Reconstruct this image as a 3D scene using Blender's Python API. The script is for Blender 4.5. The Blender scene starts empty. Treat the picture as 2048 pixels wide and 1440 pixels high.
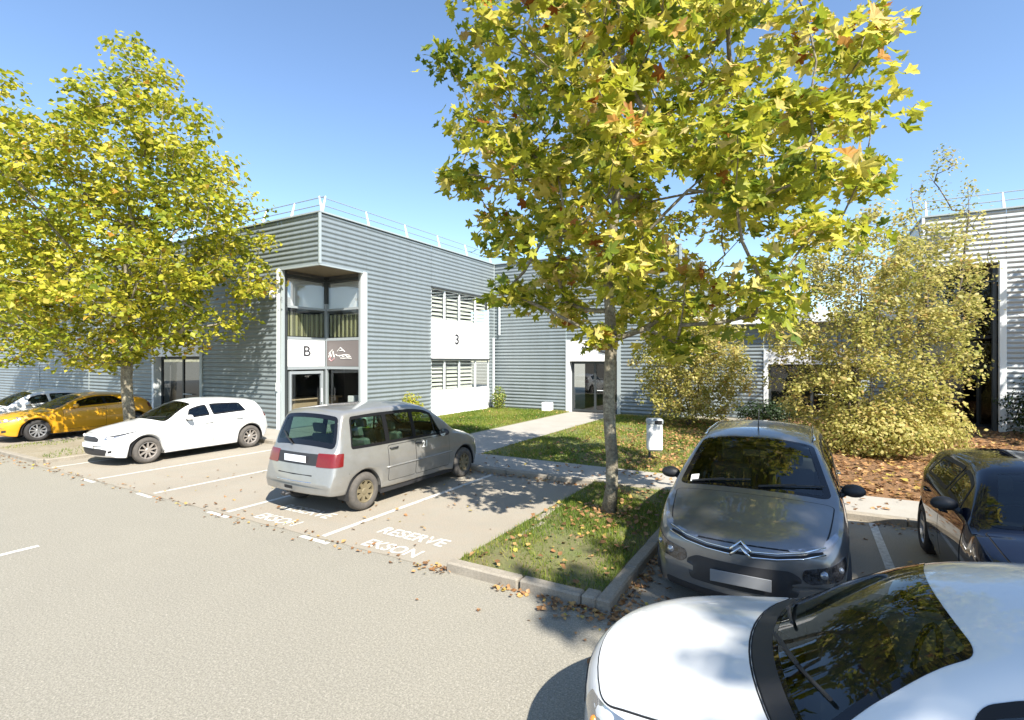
import bpy, math, random
import numpy as np
from mathutils import Vector, Matrix
from mathutils.bvhtree import BVHTree
from mathutils.geometry import delaunay_2d_cdt

random.seed(7)
rng = np.random.default_rng(7)
SC = bpy.context.scene
COL = SC.collection
R = math.radians

# ------------------------------------------------------------------ camera, sky, sun, exposure
# scene axes: +x runs along the row of stalls, +y runs from the aisle towards the building, z up
cam_data = bpy.data.cameras.new("camera")
cam_data.sensor_fit = 'HORIZONTAL'
cam_data.sensor_width = 36.0
cam_data.lens = 18.0
cam_data.clip_start = 0.05
cam_data.clip_end = 3000.0
cam = bpy.data.objects.new("camera", cam_data)
cam.location = (0.0, 0.0, 2.5)
cam.rotation_euler = (R(90.0), 0.0, R(30.0))
COL.objects.link(cam)
SC.camera = cam

SUN_TO = Vector((0.839, -0.545, 0.0)).normalized()      # horizontal direction towards the sun
SUN_EL = R(45.0)
world = bpy.data.worlds.new("World")
SC.world = world
world.use_nodes = True
wn = world.node_tree
bg = wn.nodes["Background"]
sky_tex = wn.nodes.new("ShaderNodeTexSky")
sky_tex.sky_type = 'NISHITA'
sky_tex.sun_disc = False
sky_tex.sun_elevation = SUN_EL
sky_tex.sun_rotation = math.atan2(SUN_TO.x, SUN_TO.y)
sky_tex.air_density = 1.0
sky_tex.dust_density = 0.15
sky_tex.ozone_density = 3.4
wn.links.new(sky_tex.outputs[0], bg.inputs[0])
bg.inputs[1].default_value = 0.10

sun_data = bpy.data.lights.new("sun", 'SUN')
sun_data.energy = 4.4
sun_data.angle = R(0.5)
sun_data.color = (1.0, 0.95, 0.86)
sun = bpy.data.objects.new("sun", sun_data)
to_sun = Vector((SUN_TO.x * math.cos(SUN_EL), SUN_TO.y * math.cos(SUN_EL), math.sin(SUN_EL)))
sun.rotation_euler = to_sun.to_track_quat('Z', 'Y').to_euler()
sun.location = to_sun * 60
COL.objects.link(sun)

SC.view_settings.view_transform = 'Standard'
SC.view_settings.look = 'None'
SC.view_settings.gamma = 1.0
SC.view_settings.use_curve_mapping = False
SC.view_settings.exposure = 1.42

# ------------------------------------------------------------------ materials
def srgb(r, g, b):
    f = lambda c: (c / 255 / 12.92) if c <= 10 else (((c / 255) + 0.055) / 1.055) ** 2.4
    return (f(r), f(g), f(b))

def material(name, col, rough=0.6, metal=0.0, coat=0.0, spec=0.5, noise=None, bump=None, coat_rough=0.03):
    """noise = (scale, amount, second colour); bump = (scale, strength, distance)"""
    m = bpy.data.materials.new(name)
    m.use_nodes = True
    nt = m.node_tree
    p = nt.nodes["Principled BSDF"]
    p.inputs["Base Color"].default_value = (*col, 1)
    p.inputs["Roughness"].default_value = rough
    p.inputs["Metallic"].default_value = metal
    p.inputs["Coat Weight"].default_value = coat
    p.inputs["Coat Roughness"].default_value = coat_rough
    p.inputs["Specular IOR Level"].default_value = spec
    if noise or bump:
        tc = nt.nodes.new("ShaderNodeTexCoord")
    if noise:
        layers = noise if isinstance(noise, list) else [noise]
        prev = None
        for (scale, amount, c2, *zs) in layers:
            n = nt.nodes.new("ShaderNodeTexNoise")
            n.inputs["Scale"].default_value = scale
            n.inputs["Detail"].default_value = 6
            n.inputs["Roughness"].default_value = 0.65
            if zs:                                       # streaks: the pattern is drawn out along z
                mp = nt.nodes.new("ShaderNodeMapping")
                mp.inputs["Scale"].default_value = (1, 1, zs[0])
                nt.links.new(tc.outputs["Object"], mp.inputs[0])
                nt.links.new(mp.outputs[0], n.inputs["Vector"])
            else:
                nt.links.new(tc.outputs["Object"], n.inputs["Vector"])
            rmp = nt.nodes.new("ShaderNodeMapRange")
            rmp.inputs[1].default_value = 0.40
            rmp.inputs[2].default_value = 0.66
            rmp.inputs[3].default_value = 0.0
            rmp.inputs[4].default_value = amount
            nt.links.new(n.outputs["Fac"], rmp.inputs[0])
            mx = nt.nodes.new("ShaderNodeMix")
            mx.data_type = 'RGBA'
            if prev is None:
                mx.inputs[6].default_value = (*col, 1)
            else:
                nt.links.new(prev, mx.inputs[6])
            mx.inputs[7].default_value = (*c2, 1)
            nt.links.new(rmp.outputs[0], mx.inputs[0])
            prev = mx.outputs[2]
        nt.links.new(prev, p.inputs["Base Color"])
    if bump:
        scale, strength, dist = bump
        n = nt.nodes.new("ShaderNodeTexNoise")
        n.inputs["Scale"].default_value = scale
        n.inputs["Detail"].default_value = 8
        n.inputs["Roughness"].default_value = 0.7
        nt.links.new(tc.outputs["Object"], n.inputs["Vector"])
        b = nt.nodes.new("ShaderNodeBump")
        b.inputs["Strength"].default_value = strength
        b.inputs["Distance"].default_value = dist
        nt.links.new(n.outputs["Fac"], b.inputs["Height"])
        nt.links.new(b.outputs[0], p.inputs["Normal"])
    return m

def glass_material(name, tint, ior=1.5, rough=0.0):
    m = bpy.data.materials.new(name)
    m.use_nodes = True
    nt = m.node_tree
    nt.nodes.clear()
    out = nt.nodes.new("ShaderNodeOutputMaterial")
    tr = nt.nodes.new("ShaderNodeBsdfTransparent")
    tr.inputs[0].default_value = (*tint, 1)
    gl = nt.nodes.new("ShaderNodeBsdfGlossy")
    gl.inputs["Roughness"].default_value = rough
    fr = nt.nodes.new("ShaderNodeFresnel")
    geo = nt.nodes.new("ShaderNodeNewGeometry")
    mr = nt.nodes.new("ShaderNodeMapRange")          # a pane reflects alike from both of its sides
    mr.inputs[3].default_value = ior
    mr.inputs[4].default_value = 1.0 / ior
    nt.links.new(geo.outputs["Backfacing"], mr.inputs[0])
    nt.links.new(mr.outputs[0], fr.inputs[0])
    mx = nt.nodes.new("ShaderNodeMixShader")
    nt.links.new(fr.outputs[0], mx.inputs[0])
    nt.links.new(tr.outputs[0], mx.inputs[1])
    nt.links.new(gl.outputs[0], mx.inputs[2])
    nt.links.new(mx.outputs[0], out.inputs[0])
    return m

def leaf_material(name, stops, by_object=False, translucent=0.52):
    """stops: [(position, colour)...]; each leaf picks its place on the ramp by its own tint value"""
    m = bpy.data.materials.new(name)
    m.use_nodes = True
    nt = m.node_tree
    nt.nodes.clear()
    out = nt.nodes.new("ShaderNodeOutputMaterial")
    if by_object:
        src = nt.nodes.new("ShaderNodeObjectInfo").outputs["Random"]
    else:
        a = nt.nodes.new("ShaderNodeAttribute")
        a.attribute_name = "tint"
        src = a.outputs["Fac"]
    ramp = nt.nodes.new("ShaderNodeValToRGB")
    el = ramp.color_ramp.elements
    while len(el) < len(stops):
        el.new(0.5)
    for e, (p, c) in zip(el, stops):
        e.position = p
        e.color = (*c, 1)
    nt.links.new(src, ramp.inputs[0])
    tc = nt.nodes.new("ShaderNodeTexCoord")
    nz = nt.nodes.new("ShaderNodeTexNoise")
    nz.inputs["Scale"].default_value = 9.0 if not by_object else 3.0
    nt.links.new(tc.outputs["Object"], nz.inputs["Vector"])
    mxc = nt.nodes.new("ShaderNodeMix")
    mxc.data_type = 'RGBA'
    mxc.blend_type = 'MULTIPLY'
    mxc.inputs[0].default_value = 0.5
    nt.links.new(ramp.outputs[0], mxc.inputs[6])
    r2 = nt.nodes.new("ShaderNodeMapRange")
    r2.inputs[1].default_value = 0.3
    r2.inputs[2].default_value = 0.7
    r2.inputs[3].default_value = 0.75
    r2.inputs[4].default_value = 1.25
    nt.links.new(nz.outputs["Fac"], r2.inputs[0])
    nt.links.new(r2.outputs[0], mxc.inputs[7])
    d = nt.nodes.new("ShaderNodeBsdfPrincipled")
    d.inputs["Roughness"].default_value = 0.5
    d.inputs["Specular IOR Level"].default_value = 0.35
    t = nt.nodes.new("ShaderNodeBsdfTranslucent")
    nt.links.new(mxc.outputs[2], d.inputs["Base Color"])
    nt.links.new(mxc.outputs[2], t.inputs[0])
    mx = nt.nodes.new("ShaderNodeMixShader")
    mx.inputs[0].default_value = translucent
    nt.links.new(d.outputs[0], mx.inputs[1])
    nt.links.new(t.outputs[0], mx.inputs[2])
    nt.links.new(mx.outputs[0], out.inputs[0])
    return m

M = {}
M['asphalt'] = material('asphalt', (0.320, 0.297, 0.240), 0.9, spec=0.25,
                        noise=[(0.16, 0.6, (0.265, 0.247, 0.203)), (0.7, 0.5, (0.27, 0.25, 0.204)), (2.3, 0.5, (0.255, 0.238, 0.195)), (42, 0.7, (0.47, 0.435, 0.36)), (75, 0.9, (0.15, 0.138, 0.11)), (33, 0.5, (0.20, 0.185, 0.148))], bump=(90, 0.6, 0.012))
M['stall_asphalt'] = material('stall_asphalt', (0.318, 0.291, 0.236), 0.92, spec=0.2,
                              noise=[(0.8, 0.7, (0.262, 0.236, 0.188)), (3.1, 0.35, (0.35, 0.275, 0.20)), (45, 0.5, (0.44, 0.39, 0.32)), (95, 0.6, (0.15, 0.13, 0.10))], bump=(110, 0.6, 0.01))
M['concrete'] = material('concrete', (0.36, 0.335, 0.29), 0.9, noise=[(1.5, 0.5, (0.28, 0.26, 0.22)), (60, 0.35, (0.22, 0.20, 0.17))], bump=(90, 0.3, 0.006))
M['kerb'] = material('kerb', (0.33, 0.29, 0.23), 0.92, noise=[(6, 0.6, (0.22, 0.19, 0.15)), (70, 0.5, (0.13, 0.115, 0.09))], bump=(60, 0.5, 0.01))
M['soil'] = material('soil', (0.17, 0.15, 0.065), 1.0, noise=[(2.2, 0.8, (0.13, 0.165, 0.04)), (25, 0.5, (0.09, 0.08, 0.04))], bump=(30, 0.8, 0.03))
M['dirt'] = material('dirt', (0.30, 0.26, 0.19), 1.0, noise=[(2.5, 0.7, (0.22, 0.18, 0.11)), (30, 0.6, (0.14, 0.115, 0.07))], bump=(35, 0.6, 0.02))
M['lawn'] = material('lawn', (0.13, 0.155, 0.035), 1.0, noise=[(0.9, 0.8, (0.20, 0.16, 0.06)), (30, 0.5, (0.07, 0.09, 0.02))], bump=(40, 0.8, 0.03))
M['litter'] = material('litter', (0.20, 0.105, 0.045), 1.0, noise=[(3, 0.7, (0.10, 0.06, 0.03)), (30, 0.6, (0.32, 0.17, 0.07))], bump=(30, 0.9, 0.04))
M['paint_line'] = material('paint_line', (0.66, 0.65, 0.60), 0.8, noise=[(14, 0.75, (0.34, 0.315, 0.27)), (50, 0.5, (0.30, 0.28, 0.24))])
M['cladding'] = material('cladding', (0.222, 0.256, 0.266), 0.42, metal=0.25, noise=[(0.7, 0.5, (0.195, 0.226, 0.235)), (5, 0.3, (0.245, 0.275, 0.283)), (3.2, 0.5, (0.18, 0.203, 0.205), .07)])
M['cladding_pale'] = material('cladding_pale', (0.42, 0.44, 0.445), 0.42, metal=0.2, noise=[(0.7, 0.5, (0.36, 0.38, 0.385))])
M['trim'] = material('trim', (0.36, 0.40, 0.40), 0.45, metal=0.2)
M['white_metal'] = material('white_metal', (0.74, 0.76, 0.76), 0.5)
M['white_panel'] = material('white_panel', (0.80, 0.79, 0.78), 0.45)
M['dark_frame'] = material('dark_frame', (0.035, 0.04, 0.042), 0.45)
M['grey_frame'] = material('grey_frame', (0.34, 0.37, 0.38), 0.45, metal=0.3)
M['soffit'] = material('soffit', (0.16, 0.125, 0.075), 0.7)
M['roof'] = material('roof', (0.2, 0.2, 0.2), 0.9)
M['inside'] = material('inside', (0.09, 0.085, 0.08), 0.9)
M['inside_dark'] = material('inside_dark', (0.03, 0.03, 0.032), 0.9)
M['curtain'] = material('curtain', (0.33, 0.31, 0.17), 0.9)
M['blind'] = material('blind', (0.62, 0.60, 0.53), 0.6)
M['wood'] = material('wood', (0.36, 0.27, 0.17), 0.6)
M['card'] = material('card', (0.45, 0.36, 0.24), 0.8)
M['sign_dark'] = material('sign_dark', (0.145, 0.125, 0.12), 0.5)
M['sign_ink'] = material('sign_ink', (0.02, 0.02, 0.025), 0.5)
M['sign_white'] = material('sign_white', (0.75, 0.73, 0.70), 0.5)
M['sign_pink'] = material('sign_pink', (0.68, 0.34, 0.36), 0.5)
M['window_glass'] = glass_material('window_glass', (0.78, 0.82, 0.80), 1.9)
M['film_glass'] = glass_material('film_glass', (0.85, 0.88, 0.88), 4.0)
M['dark_glass'] = glass_material('dark_glass', (0.25, 0.27, 0.27), 1.75)
M['bark'] = material('bark', (0.21, 0.18, 0.13), 0.9, noise=[(9, 0.9, (0.40, 0.36, 0.26)), (26, 0.7, (0.075, 0.06, 0.04))], bump=(22, 0.9, 0.03))
M['twig'] = material('twig', (0.13, 0.105, 0.08), 0.9)
M['bin_metal'] = material('bin_metal', (0.62, 0.63, 0.62), 0.5, noise=[(12, 0.4, (0.45, 0.45, 0.43))])

LEAF_STOPS = [(0.0, (0.11, 0.165, 0.018)), (0.22, (0.28, 0.325, 0.030)), (0.48, (0.47, 0.455, 0.042)), (0.74, (0.66, 0.57, 0.12)),
              (0.88, (0.68, 0.54, 0.24)), (0.95, (0.50, 0.23, 0.035)), (1.0, (0.28, 0.09, 0.02))]
LEFT_STOPS = [(0.0, (0.13, 0.180, 0.015)), (0.3, (0.32, 0.350, 0.028)), (0.65, (0.55, 0.50, 0.045)), (0.9, (0.66, 0.55, 0.12)), (1.0, (0.46, 0.23, 0.03))]
M['leaf'] = leaf_material('leaf', LEAF_STOPS)
M['leaf_single'] = leaf_material('leaf_single', LEAF_STOPS, True)
M['leaf_left'] = leaf_material('leaf_left', LEFT_STOPS)
M['leaf_left_single'] = leaf_material('leaf_left_single', LEFT_STOPS, True)
M['leaf_shrub'] = leaf_material('leaf_shrub', [(0.0, (0.19, 0.215, 0.045)), (0.4, (0.42, 0.39, 0.10)), (0.78, (0.62, 0.53, 0.20)), (1.0, (0.52, 0.32, 0.12))])
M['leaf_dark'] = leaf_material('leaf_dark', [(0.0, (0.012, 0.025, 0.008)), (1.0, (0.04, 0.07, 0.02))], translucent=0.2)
M['leaf_fallen'] = leaf_material('leaf_fallen', [(0.0, (0.13, 0.07, 0.032)), (0.35, (0.29, 0.145, 0.06)), (0.7, (0.42, 0.24, 0.11)), (0.9, (0.46, 0.29, 0.10)), (1.0, (0.40, 0.34, 0.06))], translucent=0.2)
M['grass'] = leaf_material('grass', [(0.0, (0.065, 0.12, 0.014)), (0.45, (0.16, 0.225, 0.026)), (0.8, (0.30, 0.30, 0.055)), (1.0, (0.34, 0.26, 0.10))], translucent=0.35)

# cars
M['tyre'] = material('tyre', (0.030, 0.028, 0.027), 0.85, bump=(60, 0.3, 0.004))
M['tyre_dusty'] = material('tyre_dusty', (0.075, 0.068, 0.06), 0.9, noise=(14, .6, (0.12, 0.105, 0.09)))
M['rim'] = material('rim', (0.45, 0.45, 0.46), 0.35, metal=0.7)
M['rim_brown'] = material('rim_brown', (0.44, 0.40, 0.36), 0.42, metal=0.6)
M['rim_dark'] = material('rim_dark', (0.05, 0.05, 0.05), 0.5, metal=0.5)
M['steel_rusty'] = material('steel_rusty', (0.20, 0.165, 0.10), 0.7, metal=0.3)
M['black_plastic'] = material('black_plastic', (0.022, 0.022, 0.024), 0.55)
M['gap'] = material('gap', (0.006, 0.006, 0.007), 0.8)
M['rubber'] = material('rubber', (0.008, 0.008, 0.009), 0.5, spec=0.25)
M['frit'] = material('frit', (0.006, 0.006, 0.007), 0.03, spec=0.5)
M['chrome'] = material('chrome', (0.75, 0.76, 0.78), 0.12, metal=1.0)
M['lamp_clear'] = material('lamp_clear', (0.30, 0.31, 0.33), 0.15, metal=0.6, coat=1.0)
M['lamp_smoked'] = material('lamp_smoked', (0.012, 0.012, 0.014), 0.15, metal=0.0, coat=0.7, noise=(22, 0.5, (0.12, 0.12, 0.125)))
M['lamp_white'] = material('lamp_white', (0.75, 0.76, 0.78), 0.15, coat=1.0)
M['lamp_red'] = material('lamp_red', (0.13, 0.006, 0.005), 0.3, coat=0.3, noise=(25, 0.35, (0.20, 0.014, 0.012)))
M['lamp_orange'] = material('lamp_orange', (0.6, 0.2, 0.03), 0.2, coat=1.0)
M['plate_dim'] = material('plate_dim', (0.20, 0.205, 0.21), 0.5)
M['plate'] = material('plate', (0.66, 0.68, 0.72), 0.5)
M['cabin'] = material('cabin', (0.035, 0.035, 0.037), 0.9)
M['seat_cloth'] = material('seat_cloth', (0.085, 0.085, 0.088), 0.95)
M['seat_pale'] = material('seat_pale', (0.17, 0.18, 0.165), 0.95)
M['car_glass'] = glass_material('car_glass', (0.46, 0.52, 0.49), 1.75)
M['car_glass_dark'] = glass_material('car_glass_dark', (0.16, 0.18, 0.19), 1.7)
M['sticker'] = material('sticker', (0.7, 0.7, 0.66), 0.6)

def paint(name, col, metal=0.0, rough=0.35, coat=1.0, dirt=None):
    return material(name, col, rough, metal=metal, coat=coat, noise=dirt)

# ------------------------------------------------------------------ mesh helpers
def setp(o, label=None, category=None, group=None, kind=None):
    if label: o["label"] = label
    if category: o["category"] = category
    if group: o["group"] = group
    if kind: o["kind"] = kind
    return o

def empty(name, loc=(0, 0, 0), rz=0.0):
    o = bpy.data.objects.new(name, None)
    o.empty_display_size = 0.2
    o.location = loc
    o.rotation_euler = (0, 0, rz)
    COL.objects.link(o)
    return o

def link_mesh(name, me, parent=None):
    o = bpy.data.objects.new(name, me)
    COL.objects.link(o)
    if parent is not None:
        o.parent = parent
    return o

def mesh(name, verts, faces, mat, parent=None, smooth=False):
    me = bpy.data.meshes.new(name)
    me.from_pydata([tuple(map(float, v)) for v in verts], [], [tuple(map(int, f)) for f in faces])
    mats = mat if isinstance(mat, (list, tuple)) else [mat]
    for m in mats:
        me.materials.append(m)
    if smooth:
        me.shade_smooth()
    me.update()
    return link_mesh(name, me, parent)

def fast_mesh(name, verts, faces, mat, parent=None, smooth=False, tint=None):
    """verts (n,3), faces (m,k) numpy"""
    me = bpy.data.meshes.new(name)
    n, (m, k) = len(verts), faces.shape
    me.vertices.add(n)
    me.vertices.foreach_set("co", np.ascontiguousarray(verts, dtype=np.float32).ravel())
    me.loops.add(m * k)
    me.loops.foreach_set("vertex_index", np.ascontiguousarray(faces, dtype=np.int32).ravel())
    me.polygons.add(m)
    me.polygons.foreach_set("loop_start", np.arange(0, m * k, k, dtype=np.int32))
    me.polygons.foreach_set("loop_total", np.full(m, k, dtype=np.int32))
    if tint is not None:
        a = me.attributes.new("tint", 'FLOAT', 'POINT')
        a.data.foreach_set("value", np.ascontiguousarray(tint, dtype=np.float32))
    me.materials.append(mat)
    me.update(calc_edges=True)
    if smooth:
        me.shade_smooth()
    return link_mesh(name, me, parent)

class MB:
    """collects simple shapes into one mesh"""
    def __init__(s):
        s.v, s.f = [], []
    def add(s, verts, faces):
        b = len(s.v)
        s.v += [tuple(v) for v in verts]
        s.f += [tuple(i + b for i in f) for f in faces]
        return s
    def box(s, lo, hi):
        (x0, y0, z0), (x1, y1, z1) = lo, hi
        v = [(x0, y0, z0), (x1, y0, z0), (x1, y1, z0), (x0, y1, z0), (x0, y0, z1), (x1, y0, z1), (x1, y1, z1), (x0, y1, z1)]
        return s.add(v, [(0, 3, 2, 1), (4, 5, 6, 7), (0, 1, 5, 4), (1, 2, 6, 5), (2, 3, 7, 6), (3, 0, 4, 7)])
    def bbox(s, lo, hi, b=0.01):
        """box with chamfered edges"""
        lo, hi = Vector(lo), Vector(hi)
        c, h = (lo + hi) / 2, (hi - lo) / 2
        b = min(b, h.x * 0.49, h.y * 0.49, h.z * 0.49)
        vs, idx = [], {}
        for sx in (-1, 1):
            for sy in (-1, 1):
                for sz in (-1, 1):
                    for ax in range(3):
                        p = [h.x - b, h.y - b, h.z - b]
                        p[ax] += b
                        idx[(sx, sy, sz, ax)] = len(vs)
                        vs.append((c.x + sx * p[0], c.y + sy * p[1], c.z + sz * p[2]))
        fs = []
        def q(keys, n):
            pts = [Vector(vs[idx[k]]) for k in keys]
            nn = (pts[1] - pts[0]).cross(pts[2] - pts[0])
            f = [idx[k] for k in keys]
            fs.append(tuple(f if nn.dot(Vector(n)) > 0 else f[::-1]))
        for sg in (-1, 1):
            q([(sg, a, d, 0) for a, d in ((-1, -1), (1, -1), (1, 1), (-1, 1))], (sg, 0, 0))
            q([(a, sg, d, 1) for a, d in ((-1, -1), (1, -1), (1, 1), (-1, 1))], (0, sg, 0))
            q([(a, d, sg, 2) for a, d in ((-1, -1), (1, -1), (1, 1), (-1, 1))], (0, 0, sg))
        for a in (-1, 1):
            for d in (-1, 1):
                q([(a, d, -1, 0), (a, d, 1, 0), (a, d, 1, 1), (a, d, -1, 1)], (a, d, 0))
                q([(a, -1, d, 0), (a, 1, d, 0), (a, 1, d, 2), (a, -1, d, 2)], (a, 0, d))
                q([(-1, a, d, 1), (1, a, d, 1), (1, a, d, 2), (-1, a, d, 2)], (0, a, d))
        for a in (-1, 1):
            for d in (-1, 1):
                for e in (-1, 1):
                    q([(a, d, e, 0), (a, d, e, 1), (a, d, e, 2)], (a, d, e))
        return s.add(vs, fs)
    def tube(s, pts, rad, n=8, cap=True):
        pts = [Vector(p) for p in pts]
        rads = rad if isinstance(rad, (list, tuple)) else [rad] * len(pts)
        rings, up = [], None
        for i, p in enumerate(pts):
            d = (pts[min(i + 1, len(pts) - 1)] - pts[max(i - 1, 0)]).normalized()
            if up is None:
                up = d.orthogonal().normalized()
            up = (up - d * up.dot(d)).normalized()
            w = d.cross(up)
            rings.append([p + (up * math.cos(2 * math.pi * k / n) + w * math.sin(2 * math.pi * k / n)) * rads[i] for k in range(n)])
        v = [q for r_ in rings for q in r_]
        f = []
        for i in range(len(pts) - 1):
            for k in range(n):
                a, b = i * n + k, i * n + (k + 1) % n
                f.append((a, b, b + n, a + n))
        if cap:
            f.append(tuple(range(n))[::-1])
            f.append(tuple(range((len(pts) - 1) * n, len(pts) * n)))
        return s.add(v, f)
    def lathe(s, prof, axis='z', n=24, c=(0, 0, 0)):
        """prof: [(radius, height)...] about axis"""
        v, f = [], []
        for (r_, h) in prof:
            for k in range(n):
                a = 2 * math.pi * k / n
                x, y = r_ * math.cos(a), r_ * math.sin(a)
                p = (x, y, h) if axis == 'z' else ((x, h, y) if axis == 'y' else (h, x, y))
                v.append((p[0] + c[0], p[1] + c[1], p[2] + c[2]))
        for i in range(len(prof) - 1):
            for k in range(n):
                a, b = i * n + k, i * n + (k + 1) % n
                f.append((a, b, b + n, a + n) if axis != 'y' else (a, a + n, b + n, b))
        return s.add(v, f)
    def sphere(s, c, rad, nu=14, nv=9):
        rx, ry, rz = rad if isinstance(rad, (tuple, list)) else (rad,) * 3
        v, f = [], []
        for i in range(nv + 1):
            th = math.pi * i / nv
            for k in range(nu):
                ph = 2 * math.pi * k / nu
                v.append((c[0] + rx * math.sin(th) * math.cos(ph), c[1] + ry * math.sin(th) * math.sin(ph), c[2] + rz * math.cos(th)))
        for i in range(nv):
            for k in range(nu):
                a, b = i * nu + k, i * nu + (k + 1) % nu
                f.append((a, a + nu, b + nu, b))
        return s.add(v, f)
    def quad(s, a, b, c, d):
        return s.add([a, b, c, d], [(0, 1, 2, 3)])
    def xf(s, mat):
        s.v = [tuple(mat @ Vector(v)) for v in s.v]
        return s
    def build(s, name, mat, parent=None, smooth=False):
        return mesh(name, s.v, s.f, mat, parent, smooth)

def text_mesh(name, txt, size, mat, parent, matrix, depth=0.004, stretch=1.0, bold=0.02):
    cu = bpy.data.curves.new(name + "_src", 'FONT')
    cu.body = txt
    cu.size = size
    cu.align_x = 'CENTER'
    cu.align_y = 'CENTER'
    cu.extrude = depth
    cu.offset = bold * size
    tmp = bpy.data.objects.new("tmp", cu)
    COL.objects.link(tmp)
    dg = bpy.context.evaluated_depsgraph_get()
    me = bpy.data.meshes.new_from_object(tmp.evaluated_get(dg))
    bpy.data.objects.remove(tmp)
    bpy.data.curves.remove(cu)
    me.transform(matrix @ Matrix.Diagonal((stretch, 1, 1, 1)))
    me.materials.clear()
    me.materials.append(mat)
    me.name = name
    return link_mesh(name, me, parent)

# ------------------------------------------------------------------ ground
def sheet(name, x0, y0, x1, y1, z, mat, kind='structure', parent=None):
    o = mesh(name, [(x0, y0, z), (x1, y0, z), (x1, y1, z), (x0, y1, z)], [(0, 1, 2, 3)], mat, parent)
    if kind:
        setp(o, kind=kind)
    return o

sheet('ground', -700, -700, 700, 700, -0.006, M['asphalt'])
sheet('road', -60, -6.0, 40, 4.86, 0.0, M['asphalt'])
sheet('parking_bay', -15.9, 4.86, -3.72, 9.60, 0.0, M['stall_asphalt'])
sheet('parking_bay', -1.70, 4.86, 14.0, 9.60, 0.0, M['stall_asphalt'])
sheet('parking_bay', -34.0, 4.86, -19.7, 9.60, 0.0, M['stall_asphalt'])

def slab(name, x0, y0, x1, y1, z, mat):
    b = MB().box((x0, y0, -0.05), (x1, y1, z))
    return setp(b.build(name, mat), kind='structure')

slab('pavement', -60, 9.74, 16, 10.95, 0.105, M['concrete'])
slab('pavement', -60, 10.952, -13.76, 11.27, 0.103, M['concrete'])
slab('footpath', -9.5, 10.952, -7.3, 22.0, 0.100, M['concrete'])
slab('footpath', -15.6, 11.33, -13.76, 13.14, 0.099, M['concrete'])

def terrain(name, x0, y0, x1, y1, z, mat, step=0.35, amp=0.03, edge=0.0):
    nx, ny = max(2, int((x1 - x0) / step)), max(2, int((y1 - y0) / step))
    xs, ys = np.linspace(x0, x1, nx), np.linspace(y0, y1, ny)
    X, Y = np.meshgrid(xs, ys)
    rise = np.minimum.reduce([X - x0, x1 - X, Y - y0, y1 - Y]).clip(0, 0.6) / 0.6
    Z = z + edge * rise + amp * (np.sin(X * 2.3 + 1) * np.cos(Y * 1.7) + 0.6 * np.sin(X * 5.1 + Y * 3.3)) * rise
    v = np.stack([X.ravel(), Y.ravel(), Z.ravel()], 1)
    i = np.arange(ny - 1)[:, None] * nx + np.arange(nx - 1)[None, :]
    f = np.stack([i, i + 1, i + nx + 1, i + nx], -1).reshape(-1, 4)
    o = fast_mesh(name, v, f, mat, smooth=True)
    return setp(o, kind='structure'), (xs, ys, Z)

def height_fn(info):
    xs, ys, Z = info
    def h(x, y):
        i = np.clip(np.searchsorted(xs, x) - 1, 0, len(xs) - 2)
        j = np.clip(np.searchsorted(ys, y) - 1, 0, len(ys) - 2)
        fx, fy = (x - xs[i]) / (xs[i + 1] - xs[i]), (y - ys[j]) / (ys[j + 1] - ys[j])
        return (Z[j, i] * (1 - fx) + Z[j, i + 1] * fx) * (1 - fy) + (Z[j + 1, i] * (1 - fx) + Z[j + 1, i + 1] * fx) * fy
    return h

_, gi = terrain('island_ground', -3.66, 5.0, -1.84, 9.62, 0.085, M['soil'], 0.15, 0.015, 0.03)
h_island = height_fn(gi)
_, gi = terrain('island_ground', -19.6, 5.12, -16.1, 9.62, 0.07, M['dirt'], 0.3, 0.015, 0.05)
h_island2 = height_fn(gi)
_, gi = terrain('lawn', -13.72, 10.953, -9.503, 21.99, 0.095, M['lawn'], 0.4, 0.02, 0.02)
h_lawn1 = height_fn(gi)
_, gi = terrain('lawn', -7.297, 10.953, -2.2, 21.99, 0.095, M['lawn'], 0.4, 0.03, 0.04)
h_lawn2 = height_fn(gi)
_, gi = terrain('planting_bed', -2.198, 10.953, 14.0, 23.95, 0.095, M['litter'], 0.4, 0.05, 0.10)
h_bed = height_fn(gi)

# kerbs: separate stones, each a little out of line
stone_cache = {}
def kerb_stone(parent, x, y, length, along, w=0.15, top=0.12, rz=0.0, dz=0.0):
    key = (round(length, 2), w, top)
    if key not in stone_cache:
        b = MB().bbox((-length / 2 + 0.006, -w / 2, -0.08), (length / 2 - 0.006, w / 2, top), 0.018)
        me = bpy.data.meshes.new('kerb_stone')
        me.from_pydata(b.v, [], b.f)
        me.materials.append(M['kerb'])
        stone_cache[key] = me
    o = link_mesh('kerb_stone', stone_cache[key], parent)
    o.location = (x, y, dz)
    o.rotation_euler = (0, 0, rz + (math.pi / 2 if along == 'y' else 0))
    return o

kerb = setp(empty('kerb', (0, 0, 0)), kind='structure')
for i, xx in enumerate((-3.22, -2.36)):
    kerb_stone(kerb, xx, 4.925, 0.98 if i == 0 else 0.72, 'x', rz=random.uniform(-.012, .012), dz=random.uniform(-.006, .004))
kerb_stone(kerb, -1.915, 4.95, 0.17, 'x', w=0.2)
for i in range(5):
    kerb_stone(kerb, -1.765, 5.33 + i * 0.96, 0.96, 'y', rz=random.uniform(-.01, .01), dz=random.uniform(-.008, .006))
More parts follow.
